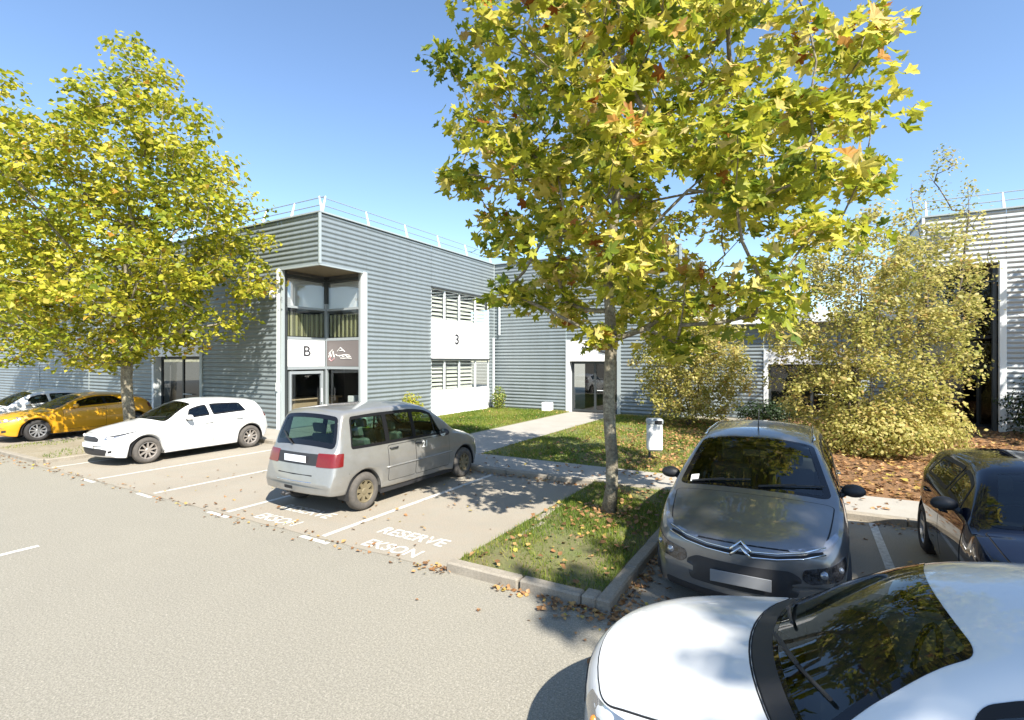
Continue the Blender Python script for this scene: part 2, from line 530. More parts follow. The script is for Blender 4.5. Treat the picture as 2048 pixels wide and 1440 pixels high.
# the broken low edging on the bay side of the island
kerb_stone(kerb, -3.70, 5.42, 0.85, 'y', w=0.08, top=0.035, rz=0.02)
kerb_stone(kerb, -3.42, 6.35, 0.95, 'y', w=0.10, top=0.10, rz=-0.05)
kerb_stone(kerb, -3.72, 6.40, 0.9, 'y', w=0.06, top=0.02, rz=0.015)
kerb_stone(kerb, -3.56, 7.35, 1.0, 'y', w=0.11, top=0.10, rz=0.05)
for i in range(24):
    x = -15.2 + i * 1.0
    kerb_stone(kerb, x, 9.665, 1.0, 'x', top=0.11, rz=random.uniform(-.006, .006), dz=random.uniform(-.008, .004))
for i in range(3):
    kerb_stone(kerb, -19.0 + i * 1.15, 5.04, 1.15, 'x', top=0.09, rz=random.uniform(-.02, .02))
for i in range(4):
    kerb_stone(kerb, -16.05, 5.65 + i * 1.1, 1.1, 'y', top=0.09)

# painted lines, T marks and words on the asphalt
def stripe(x0, y0, x1, y1, w=0.10, parent=None):
    d = Vector((x1 - x0, y1 - y0, 0)).normalized()
    n = Vector((-d.y, d.x, 0)) * w / 2
    a, b = Vector((x0, y0, 0.004)), Vector((x1, y1, 0.004))
    return mesh('painted_line', [a - n, b - n, b + n, a + n], [(0, 1, 2, 3)], M['paint_line'], parent)

# the seam where the bays were laid against the aisle, and a few cracks
def crack(pts, w):
    L_, R_ = [], []
    for i, p in enumerate(pts):
        a, b = Vector(pts[max(i - 1, 0)]), Vector(pts[min(i + 1, len(pts) - 1)])
        d = (b - a).normalized()
        n = Vector((-d.y, d.x)) * w * (.4 + .8 * random.random()) / 2
        L_.append((p[0] + n.x, p[1] + n.y, .0022)); R_.append((p[0] - n.x, p[1] - n.y, .0022))
    k = len(pts)
    return L_ + R_, [(i, k + i, k + i + 1, i + 1) for i in range(k - 1)]
cb = MB()
cb.add(*crack([(x, 4.865 + random.uniform(-.012, .012)) for x in np.arange(-16, -3.9, .12)], .022))
M['crack'] = material('crack', (0.20, 0.178, 0.135), 1.0)
setp(cb.build('asphalt_crack', M['crack']), kind='structure')
marks = setp(empty('road_markings', (0, 0, 0)), kind='structure')
for x in (-15.2, -12.9, -10.6, -8.26, -5.95):
    stripe(x, 4.95, x, 9.55, 0.09, marks)
    if x != -15.2:
        stripe(x - 0.28, 4.80, x + 0.30, 4.78, 0.08, marks)
for x in (0.86, 3.2):
    stripe(x, 5.0, x, 9.55, 0.10, marks)
stripe(-8.95, 2.78, -8.93, -1.5, 0.10, marks)
stripe(-11.3, 2.78, -11.28, -1.5, 0.10, marks)
for (word, x, y, s) in (("RESERVE", -4.84, 5.56, 0.36), ("EKSON", -4.78, 5.08, 0.34), ("RESERVE", -7.16, 5.62, 0.36), ("EKSON", -7.18, 5.10, 0.34)):
    m_ = Matrix.Translation((x, y, 0.0045))
    text_mesh('painted_word', word, s, M['paint_line'], marks, m_, depth=0.0, stretch=0.88)

# ------------------------------------------------------------------ the metal-clad buildings
PITCH, AMP = 0.16, 0.0155
def cladding(parent, axis, const, a0, a1, z0, z1, out):
    """one sheet of horizontal corrugated cladding. axis 'y': wall in the plane y=const running along x; 'x': plane x=const along y"""
    nz = max(2, int(round((z1 - z0) / PITCH * 8)) + 1)
    zs = np.linspace(z0, z1, nz)
    ph = zs / PITCH
    wave = np.sign(np.sin(2 * np.pi * ph)) * np.abs(np.sin(2 * np.pi * ph)) ** 0.6
    dep = out * AMP * wave
    v, f = [], []
    for a in (a0, a1):
        for z, d in zip(zs, dep):
            v.append((a, const + d, z) if axis == 'y' else (const + d, a, z))
    for i in range(nz - 1):
        q = (i, nz + i, nz + i + 1, i + 1)
        flip = (axis == 'y' and out > 0) or (axis == 'x' and out < 0)
        f.append(q[::-1] if flip else q)
    return mesh('cladding_panel', v, f, M[parent.get('cladding', 'cladding')], parent, smooth=True)

def clad_run(parent, axis, const, a0, a1, z0, z1, out, step=6.0):
    """a run of cladding sheets with thin cover strips over the joints"""
    n = max(1, int(math.ceil((a1 - a0) / step)))
    for i in range(n):
        b0, b1 = a0 + (a1 - a0) * i / n, a0 + (a1 - a0) * (i + 1) / n
        cladding(parent, axis, const, b0 + 0.004, b1 - 0.004, z0, z1, out)
        if i:
            c = const + out * (AMP + 0.004)
            lo, hi = (min(c, c - out * 0.02), max(c, c - out * 0.02))
            bx = MB().box((b0 - .02, lo, z0), (b0 + .02, hi, z1)) if axis == 'y' else MB().box((lo, b0 - .02, z0), (hi, b0 + .02, z1))
            bx.build('cover_strip', M['trim'], parent)

TOP, SOF = 7.31, 5.64

def parapet(parent, pts):
    b = MB()
    for (p, q) in zip(pts[:-1], pts[1:]):
        lo = (min(p[0], q[0]) - .06, min(p[1], q[1]) - .06, TOP)
        hi = (max(p[0], q[0]) + .06, max(p[1], q[1]) + .06, TOP + .05)
        b.box(lo, hi)
    return b.build('parapet_cap', M['trim'], parent)

def guard_rail(parent, path, spacing, inward):
    """white leaning posts with two thin lines between them, standing on the roof edge"""
    rail = MB()
    tops = []
    for (p, q), inn in zip(zip(path[:-1], path[1:]), inward):
        p, q = Vector(p), Vector(q)
        n = max(1, int(round((q - p).length / spacing)))
        for i in range(n + 1):
            base = p.lerp(q, i / n)
            top = base - Vector(inn) * 0.16 + Vector((0, 0, 0.62))
            post = MB()
            post.tube([base, base.lerp(top, .5), top], [0.05, 0.035, 0.02], 6)
            post.build('guard_post', M['white_metal'], parent)
            tops.append((base, top))
        for k in (0.55, 1.0):
            a = p.lerp(p - Vector(inn) * 0.16 + Vector((0, 0, 0.62)), k)
            c = q.lerp(q - Vector(inn) * 0.16 + Vector((0, 0, 0.62)), k)
            rail.tube([a, c], 0.016, 6)
    rail.build('guard_rail', M['grey_frame'], parent)

def pane(parent, axis, const, a0, a1, z0, z1, mat, name='pane'):
    v = [(a0, const, z0), (a1, const, z0), (a1, const, z1), (a0, const, z1)] if axis == 'y' else [(const, a0, z0), (const, a1, z0), (const, a1, z1), (const, a0, z1)]
    return mesh(name, v, [(0, 1, 2, 3)], mat, parent)

def bar(parent, axis, const, a0, a1, z0, z1, mat, t=0.05, name='frame_bar'):
    b = MB().box((a0, const - t, z0), (a1, const + t, z1)) if axis == 'y' else MB().box((const - t, a0, z0), (const + t, a1, z1))
    return b.build(name, mat, parent)

# ---- left wing and the wall behind the lawn: one L-shaped building
bld = setp(empty('warehouse', (0, 0, 0)), 'grey-green ribbed metal building with a glazed corner notch and white panel marked 3', 'building')
FX, FY, BY = -13.74, 11.3, 22.0
NX, NY = -15.69, 13.2           # inner corner of the notch
clad_run(bld, 'y', FY, NX, FX, SOF, TOP, -1)
clad_run(bld, 'y', FY, -20.5, NX - 0.20, 0.0, TOP, -1)
cladding(bld, 'y', FY, NX - 0.20, NX, SOF, TOP, -1)
clad_run(bld, 'y', FY, -24.3, -20.5, 4.25, TOP, -1)
clad_run(bld, 'y', FY, -42.3, -24.3, 0.0, TOP, -1)
clad_run(bld, 'y', FY, -46.3, -42.3, 4.25, TOP, -1)
clad_run(bld, 'y', FY, -60.0, -46.3, 0.0, TOP, -1)
cladding(bld, 'x', FX, FY, NY + 0.12, SOF, TOP, 1)
clad_run(bld, 'x', FX, NY + 0.12, 17.0, 0.0, TOP, 1, 4.0)
clad_run(bld, 'x', FX, 17.0, 21.5, 5.56, TOP, 1)
cladding(bld, 'x', FX, 21.5, BY, 0.0, TOP, 1)
clad_run(bld, 'y', BY, FX, -9.78, 0.0, TOP, -1)
clad_run(bld, 'y', BY, -9.78, -7.15, 3.42, TOP, -1)
clad_run(bld, 'y', BY, -7.15, -4.6, 0.0, TOP, -1)
cladding(bld, 'x', -4.6, BY, 40, 0.0, TOP, 1)
MB().bbox((FX - .03, FY - .05, SOF), (FX + .05, FY + .03, TOP + .02), .008).build('corner_trim', M['trim'], bld)
MB().box((FX - .05, BY - .05, 0), (FX + .045, BY - .026, TOP)).build('corner_trim', M['trim'], bld)
MB().box((-4.63, BY - .05, 0), (-4.55, BY + .03, TOP)).build('corner_trim', M['trim'], bld)
mesh('roof', [(-60, FY, 7.1), (FX, FY, 7.1), (FX, BY, 7.1), (-4.6, BY, 7.1), (-4.6, 40, 7.1), (-60, 40, 7.1)], [(0, 1, 2, 3, 4, 5)], M['roof'], bld)
parapet(bld, [(-60, FY), (FX, FY)])
parapet(bld, [(FX, FY + .12), (FX, BY - .12)])
parapet(bld, [(FX, BY), (-4.6, BY)])
guard_rail(bld, [(-40.4, FY + .15, TOP), (FX - .1, FY + .15, TOP)], 1.55, [(0, -1, 0)])
guard_rail(bld, [(FX - .12, FY + .2, TOP), (FX - .12, BY - .1, TOP)], 2.1, [(1, 0, 0)])
MB().box((NX + .06, FY + .03, SOF - .03), (FX - .035, NY - .06, SOF)).build('soffit', M['soffit'], bld)
MB().box((NX, FY - .04, SOF - .05), (FX + .04, FY + .03, SOF - .001)).build('soffit_edge', M['trim'], bld)
MB().box((FX - .03, FY + .03, SOF - .05), (FX + .04, NY + .1, SOF - .001)).build('soffit_edge', M['trim'], bld)
# light posts that frame the notch
MB().bbox((NX - .20, FY - .06, 0.0), (NX - .06, FY + .10, SOF), .01).build('notch_post', M['white_metal'], bld)
MB().bbox((NX - .055, FY - .03, 0.0), (NX + .05, FY + .10, SOF - .05), .01).build('notch_post', M['trim'], bld)
MB().bbox((FX - .10, NY - .06, 0.0), (FX + .05, NY + .08, SOF), .01).build('notch_post', M['white_metal'], bld)
MB().bbox((FX - .02, NY + .085, 0.0), (FX + .035, NY + .16, SOF), .01).build('notch_post', M['trim'], bld)
# glazing of the notch: the left sheet faces +x, the right sheet faces the aisle
gx = setp(empty('glazed_corner'), None)
gx.parent = bld
Zb = [0.10, 0.66, 2.16, 2.26, 3.22, 3.32, 4.33, 4.41, 5.40, 5.50, SOF - .03]
for (axis, const, a0, a1) in (('x', NX, FY + .10, NY), ('y', NY, NX, FX - .10)):
    for (z0, z1, mt) in ((2.16, 2.26, 'grey_frame'), (3.22, 3.32, 'grey_frame'), (4.33, 4.41, 'grey_frame'), (5.40, 5.50, 'dark_frame'), (0.10, 0.20, 'grey_frame')):
        bar(gx, axis, const, a0 + .07, a1 - .07, z0, z1, M[mt], 0.035)
    for (z0, z1) in ((0.2, 2.16), (3.32, 4.33), (4.41, 5.40), (5.50, SOF - .03)):
        pane(gx, axis, const, a0 + .03, a1 - .03, z0, z1, M['film_glass' if z0 > 4.4 else 'window_glass'])
for z0, z1, mt in ((0.1, 4.6, 'grey_frame'), (4.6, SOF - .03, 'dark_frame')):
    MB().box((NX - .06, NY - .06, z0), (NX + .06, NY + .06, z1)).build('corner_mullion', M[mt], gx)
bar(gx, 'x', NX, FY + .102, FY + .20, 0.1, SOF - .03, M['dark_frame'], 0.05)
bar(gx, 'y', NY, FX - .21, FX - .102, 0.1, SOF - .03, M['grey_frame'], 0.045)
# kick panel, door and its handle in the left sheet
bar(gx, 'y', NY, NX + .07, FX - .21, 0.20, 0.62, M['trim'], 0.02, 'kick_panel')
door = bar(bld, 'x', NX + .012, FY + .28, FY + .36, 0.12, 2.10, M['grey_frame'], 0.04, 'door')
bar(door, 'x', NX + .013, FY + 1.62, FY + 1.72, 0.12, 2.10, M['grey_frame'], 0.04, 'door_stile')
bar(door, 'x', NX + .013, FY + .362, FY + 1.618, 2.0, 2.10, M['grey_frame'], 0.04, 'door_rail')
bar(door, 'x', NX + .013, FY + .362, FY + 1.618, 0.12, 0.62, M['trim'], 0.03, 'door_rail')
MB().tube([(NX + .10, FY + 1.60, 0.95), (NX + .10, FY + 1.60, 1.45)], 0.02, 8).build('handle', M['white_metal'], door)
sg = bar(bld, 'x', NX + .02, FY + .22, NY - .12, 2.27, 3.21, M['white_panel'], 0.02, 'sign_panel')
text_mesh('sign_letter', "B", 0.52, M['sign_ink'], sg, Matrix.Translation((NX + .043, (FY + NY) / 2 + .05, 2.80)) @ Matrix.Rotation(R(90), 4, 'Z') @ Matrix.Rotation(R(90), 4, 'X'), .002, 1.15, .012)
sg = bar(bld, 'y', NY - .02, NX + .08, FX - .22, 2.27, 3.21, M['sign_dark'], 0.02, 'sign_panel')
# the blurred white and pink emblem of the dark panel, drawn as raised strokes
def strokes(parent, origin, lines, mat, rad, name):
    b = MB()
    for ln in lines:
        b.tube([(origin[0] + p[0], origin[1], origin[2] + p[1]) for p in ln], rad, 5)
    return b.build(name, mat, parent)
o_ = (NX + .18, NY - .045, 2.60)
strokes(sg, o_, [[(0, 0), (.06, .18), (.14, .02), (.24, .22), (.30, 0)], [(.02, .14), (.2, .28)]], M['sign_white'], .018, 'emblem')
strokes(sg, o_, [[(.02, -.06), (.15, -.14), (.30, -.05)], [(.08, -.04), (.15, .06)]], M['sign_pink'], .016, 'emblem')
strokes(sg, o_, [[(.38, .10), (.50, .05), (.62, .07)], [(.56, .01), (.66, .07), (.78, .02), (.9, .06), (1.02, .01), (1.16, .03)], [(.62, -.03), (.8, -.04), (.98, -.03), (1.2, -.04)], [(.66, .07), (.9, .1), (1.1, .07)]], M['sign_white'], .016, 'emblem')
strokes(sg, o_, [[(.46, .22), (.62, .36), (.86, .20)], [(.58, .24), (.76, .26)]], M['white_panel'], .014, 'emblem')
# what stands inside the notch windows
ins = MB()
ins.box((-20.3, FY + .25, 0.0), (-20.2, 18.2, 5.6)).box((-20.3, 18.1, 0.0), (FX - .12, 18.2, 5.6))
ins.box((-20.2, FY + .20, 0.0), (NX - .25, FY + .26, 5.6)).box((FX - .2, NY + .2, 0.0), (FX - .14, 17.0, 5.6))
ins.build('inner_wall', M['inside'], bld)
MB().box((-20.2, FY + .26, 0.05), (NX - .06, 18.1, 0.10)).box((NX - .059, NY + .06, 0.05), (FX - .2, 18.1, 0.10)).build('floor', M['wood'], bld)
MB().box((-20.2, FY + .26, 3.24), (NX - .30, 18.1, 3.34)).box((NX - .299, NY + .30, 3.24), (FX - .2, 18.1, 3.34)).build('upper_floor', M['inside'], bld)
cur = MB()
for i in range(16):
    a = FY + .24 + i * 0.108
    cur.quad((NX - .16 + .03 * (i % 2), a, 3.36), (NX - .16 - .03 * (i % 2), a + .100, 3.36), (NX - .16 - .03 * (i % 2), a + .100, 4.26 - .10 * math.sin(i / 15 * 3.1)), (NX - .16 + .03 * (i % 2), a, 4.26 - .10 * math.sin(i / 15 * 3.1)))
    b0 = NX + .02 + i * 0.108
    cur.quad((b0, NY + .16 + .03 * (i % 2), 3.36), (b0 + .100, NY + .16 - .03 * (i % 2), 3.36), (b0 + .100, NY + .16 - .03 * (i % 2), 4.20), (b0, NY + .16 + .03 * (i % 2), 4.20))
cur.build('vertical_blind', M['curtain'], bld)
MB().box((NX - .13, FY + .22, 4.42), (NX - .12, NY - .08, 5.38)).build('white_backing', M['white_panel'], bld)  # added white sheets, standing in for pale sky reflected in the top panes
MB().box((NX + .08, NY + .12, 4.42), (FX - .22, NY + .13, 5.38)).build('white_backing', M['white_panel'], bld)
# a white liner added behind the top lights to make their glass paler
MB().box((-18.0, FY + .3, 4.5), (-17.95, 16, 5.6)).box((-17.9, 15.9, 4.5), (FX - .25, 15.95, 5.6)).build('inner_wall', M['white_panel'], bld)
desk = setp(MB().bbox((-17.1, 12.3, 0.10), (-16.4, 14.4, 1.0), .02).bbox((-17.2, 12.2, 1.001), (-16.3, 14.5, 1.05), .01).build('reception_desk', M['wood']), 'pale wooden counter behind the glazed corner door', 'desk')
crate = setp(MB().bbox((-15.3, 13.6, 0.10), (-14.55, 14.2, 0.72), .01).build('cardboard_box', M['card']), 'brown cardboard box on the floor behind the right glass of the corner', 'box')
carton = setp(MB().bbox((-15.10, 13.7, 0.722), (-14.75, 14.05, 1.15), .01).build('cardboard_box', M['white_panel']), 'small white carton standing on the brown box behind the glass', 'box')

# windows of the right-hand facade, in an opening between y=17 and y=21.5
for (z0, z1) in ((4.20, 5.56), (1.15, 2.50)):
    w = MB()
    ym_ = [17.0, 17.95, 19.05, 20.35, 21.5]
    for y_ in ym_:
        w.box((FX - .09, max(17.0, y_ - .035), z0), (FX - .02, min(21.5, y_ + .035), z1))
    for z_ in (z0, z1 - .05):
        for ya, yb in zip(ym_[:-1], ym_[1:]):
            w.box((FX - .085, ya + .036, z_), (FX - .025, yb - .036, z_ + .05))
    win = w.build('window', M['white_metal'], bld)
    for ya, yb in zip(ym_[:-1], ym_[1:]):
        pane(win, 'x', FX - .05, ya + .02, yb - .02, z0 + .02, z1 - .02, M['window_glass'])
    ns = int((z1 - z0) / 0.19)
    for k in range(ns):
        zc = z0 + 0.12 + k * (z1 - z0 - .1) / ns
        ye = 21.42 if z0 > 3 else 20.3
        s = MB().box((-.07, -(ye - 17.08) / 2, -.004), (.07, (ye - 17.08) / 2, .004)).build('slat', M['blind'], win)
        s.location = (FX - .20, (ye + 17.08) / 2, zc)
        s.rotation_euler = (0, R(58), 0)
    bar(win, 'x', FX + .01, 17.0, 21.5, z1 - .005, z1 + .06, M['dark_frame'], 0.06, 'head_trim')
MB().box((FX - 1.2, 16.9, 0), (FX - 1.15, 21.6, 5.6)).build('inner_wall', M['inside'], bld)
MB().box((FX - 1.1, 17.9, .5), (FX - 1.06, 19.1, 2.4)).box((FX - 1.1, 17.9, 4.2), (FX - 1.06, 19.1, 5.5)).build('curtain', M['curtain'], bld)
wp = bar(bld, 'x', FX + .0, 16.98, 21.42, 2.57, 4.19, M['white_panel'], 0.055, 'sign_panel')
text_mesh('sign_letter', "3", 0.62, M['sign_ink'], wp, Matrix.Translation((FX + .058, 18.75, 3.40)) @ Matrix.Rotation(R(90), 4, 'Z') @ Matrix.Rotation(R(90), 4, 'X'), .002, 1.1, .03)
bar(bld, 'x', FX + .0, 16.98, 21.44, 0.10, 1.14, M['white_panel'], 0.055, 'wall_panel')
MB().tube([(FX + .09, 21.78, 0.15), (FX + .09, 21.78, 3.6)], 0.05, 10).build('downpipe', M['white_metal'], bld)
MB().tube([(FX + .36, BY - .09, 3.75), (FX + .36, BY - .09, 5.6)], 0.045, 10).build('downpipe', M['white_metal'], bld)
MB().bbox((-16.12, FY - .18, 4.64), (-15.95, FY - .03, 4.90), .02).build('alarm_box', M['white_panel'], bld)
MB().bbox((NX - .19, FY - .10, 1.42), (NX - .07, FY - .061, 1.72), .01).build('door_phone', M['white_panel'], bld)

def recessed_entrance(parent, x0, x1, yw, zdoor, zsign, depth=0.35, sign=True, ink=None, split=0.5, glass='window_glass'):
    """glazed door pair under a sign panel, set back in the wall plane y=yw"""
    yb = yw + depth
    MB().box((x0 - .001, yw - .04, 0), (x0 + .16, yb, zsign)).build('door_jamb', M['white_metal'], parent)
    MB().box((x1 - .16, yw - .04, 0), (x1 + .001, yb, zsign)).build('door_jamb', M['trim'], parent)
    if sign:
        s_ = MB().bbox((x0 + .162, yw + .0, zdoor + .02), (x1 - .162, yw + .06, zsign), .006).build('sign_panel', M['white_panel'], parent)
        if ink:
            ink(s_)
    xm = x0 + (x1 - x0) * split
    d = MB()
    for xa in (x0 + .162, xm - .05, x1 - .262):
        d.box((xa, yb - .05, 0.10), (xa + .10, yb + .02, zdoor))
    d.box((x0 + .262, yb - .045, zdoor - .1), (xm - .051, yb + .015, zdoor)).box((xm + .051, yb - .045, zdoor - .1), (x1 - .263, yb + .015, zdoor))
    d.box((x0 + .262, yb - .045, .1), (xm - .051, yb + .015, .2)).box((xm + .051, yb - .045, .1), (x1 - .263, yb + .015, .2))
    dd = d.build('door', M['dark_frame'], parent)
    pane(dd, 'y', yb - .02, x0 + .24, xm - .03, 0.2, zdoor - .08, M[glass])
    pane(dd, 'y', yb - .02, xm + .03, x1 - .24, 0.2, zdoor - .08, M[glass])
    MB().tube([(xm + .12, yb - .10, 1.1), (xm + .75, yb - .10, 1.1)], .018, 6).build('handle', M['white_metal'], dd)
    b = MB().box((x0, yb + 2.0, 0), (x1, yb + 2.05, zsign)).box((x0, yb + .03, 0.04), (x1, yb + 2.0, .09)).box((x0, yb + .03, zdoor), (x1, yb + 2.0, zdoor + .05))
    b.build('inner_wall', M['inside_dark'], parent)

def ink_blur(sn):
    strokes(sn, (-9.35, BY - .012, 2.62), [[(.40, .50), (.46, .38)], [(.52, .50), (.62, .40)], [(.85, .52), (.98, .44), (1.05, .50)], [(1.15, .42), (1.45, .35), (1.7, .40)], [(1.2, .28), (1.5, .22)], [(1.72, .30), (1.58, .02)]], M['sign_ink'], .045, 'emblem')
recessed_entrance(bld, -9.78, -7.15, BY, 2.42, 3.42, ink=ink_blur)
def ink_far(sn):
    strokes(sn, (-22.6, FY - .012, 3.5), [[(0, .2), (.15, .3), (.3, .2), (.1, 0), (.3, -.15), (.1, -.25)]], M['sign_ink'], .04, 'emblem')
recessed_entrance(bld, -24.3, -20.5, FY, 2.62, 4.25, depth=0.3, ink=ink_far, glass='dark_glass')
recessed_entrance(bld, -46.3, -42.3, FY, 2.62, 4.25, depth=0.3)

# ---- low link block between the two tall buildings
lk = setp(empty('link_block', (0, 0, 0)), 'low block with a pale blue-white fascia behind the trees between the tall ribbed buildings', 'building')
LY = 24.0
clad_run(lk, 'y', LY, -4.54, -1.6, 0.0, 4.0, -1)
clad_run(lk, 'y', LY, -1.6, 1.9, 2.95, 4.0, -1)
clad_run(lk, 'y', LY, 1.9, 3.38, 0.0, 4.0, -1)
MB().bbox((-4.54, LY - .5, 4.0), (3.35, LY + .1, 4.38), .02).build('fascia', M['white_metal'], lk)
mesh('roof', [(-4.54, LY, 4.36), (3.36, LY, 4.36), (3.36, 40, 4.36), (-4.54, 40, 4.36)], [(0, 1, 2, 3)], M['roof'], lk)
recessed_entrance(lk, -1.6, 1.9, LY, 2.3, 2.95, depth=0.3)

# ---- right building: mirror of the corner notch
rb = setp(empty('warehouse', (0, 0, 0)), 'pale ribbed metal building behind the birches with a dark framed corner notch', 'building')
rb['cladding'] = 'cladding_pale'
RX, RNX, RNY = 3.4, 5.33, 23.9
clad_run(rb, 'y', BY, RX, RNX + .15, SOF, TOP, -1)
clad_run(rb, 'y', BY, RNX + .15, 40, 0.0, TOP, -1)
cladding(rb, 'x', RX, BY, RNY, SOF, TOP, -1)
clad_run(rb, 'x', RX, RNY, 40, 0.0, TOP, -1)
MB().bbox((RX - .05, BY - .05, SOF), (RX + .03, BY + .03, TOP + .02), .008).build('corner_trim', M['white_metal'], rb)
mesh('roof', [(RX, BY, 7.1), (40, BY, 7.1), (40, 40, 7.1), (RX, 40, 7.1)], [(0, 1, 2, 3)], M['roof'], rb)
parapet(rb, [(RX, BY), (40, BY)])
parapet(rb, [(RX, BY + .12), (RX, 40)])
guard_rail(rb, [(RX + .1, BY + .15, TOP), (27.1, BY + .15, TOP)], 2.0, [(0, -1, 0)])
MB().box((RX + .035, BY + .03, SOF - .03), (RNX - .06, RNY - .06, SOF)).build('soffit', M['soffit'], rb)
MB().bbox((RNX - .02, BY - .06, 0), (RNX + .15, BY + .10, SOF), .01).build('notch_post', M['white_metal'], rb)
MB().bbox((RX - .03, RNY - .1, 0), (RX + .10, RNY + .08, SOF), .01).build('notch_post', M['trim'], rb)
for (axis, const, a0, a1) in (('x', RNX - .1, BY + .10, RNY), ('y', RNY, RX + .10, RNX - .1)):
    for z0, z1 in ((.1, .25), (2.2, 2.32), (3.2, 3.32), (5.3, 5.42)):
        bar(rb, axis, const, a0 + .06, a1 - .06, z0, z1, M['dark_frame'], 0.04)
    for z0, z1 in ((.25, 2.2), (2.32, 3.2), (3.32, 5.3), (5.42, 5.61)):
        pane(rb, axis, const, a0, a1, z0, z1, M['dark_glass'])
    bar(rb, axis, const, a0, a0 + .14, .1, SOF - .03, M['dark_frame'], 0.05)
MB().box((RNX - .16, RNY - .06, .1), (RNX - .04, RNY + .06, SOF - .03)).build('corner_mullion', M['dark_frame'], rb)
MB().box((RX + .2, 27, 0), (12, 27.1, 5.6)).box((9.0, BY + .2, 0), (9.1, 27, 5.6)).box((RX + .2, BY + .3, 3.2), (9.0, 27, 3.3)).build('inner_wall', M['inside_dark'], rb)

# ------------------------------------------------------------------ small things outside
cab = setp(MB().bbox((-10.75, 21.35, 0.08), (-10.32, 21.75, 0.52), .02).bbox((-10.71, 21.34, .14), (-10.5, 21.345, .46), .001).build('meter_box', M['white_panel']), 'small white utility box on the lawn left of the back entrance', 'utility box')

bn = setp(empty('litter_bin', (-3.13, 12.15, 0.12), R(24)), 'pale grey litter bin on a short post at the edge of the lawn', 'litter bin')
MB().bbox((-.20, -.15, .24), (.20, .15, .90), .04).build('body', M['bin_metal'], bn)
MB().bbox((-.215, -.165, .86), (.215, .165, 1.0), .05).build('hood', M['grey_frame'], bn)
MB().bbox((-.02, -.172, .885), (.17, -.160, .965), .004).build('opening', M['gap'], bn)
MB().bbox((-.14, -.156, .30), (.185, -.151, .80), .002).build('front_plate', M['white_panel'], bn)
MB().tube([(-.12, .08, -.05), (-.12, .08, .88)], .035, 8).build('post', M['dark_frame'], bn)
bn.scale = (.86, .86, 1.0)

# ------------------------------------------------------------------ cars
def pchip(pts, x):
    xs = np.array([p[0] for p in pts], float)
    ys = np.array([p[1] for p in pts], float)
    h = np.diff(xs)
    d = np.diff(ys) / h
    m = np.zeros_like(xs)
    for i in range(1, len(xs) - 1):
        if d[i - 1] * d[i] > 0:
            w1, w2 = 2 * h[i] + h[i - 1], h[i] + 2 * h[i - 1]
            m[i] = (w1 + w2) / (w1 / d[i - 1] + w2 / d[i])
    m[0], m[-1] = d[0], d[-1]
    x = np.clip(np.asarray(x, float), xs[0], xs[-1])
    i = np.clip(np.searchsorted(xs, x, side='right') - 1, 0, len(xs) - 2)
    t = (x - xs[i]) / h[i]
    return ((2 * t**3 - 3 * t**2 + 1) * ys[i] + (t**3 - 2 * t**2 + t) * h[i] * m[i] + (-2 * t**3 + 3 * t**2) * ys[i + 1] + (t**3 - t**2) * h[i] * m[i + 1])

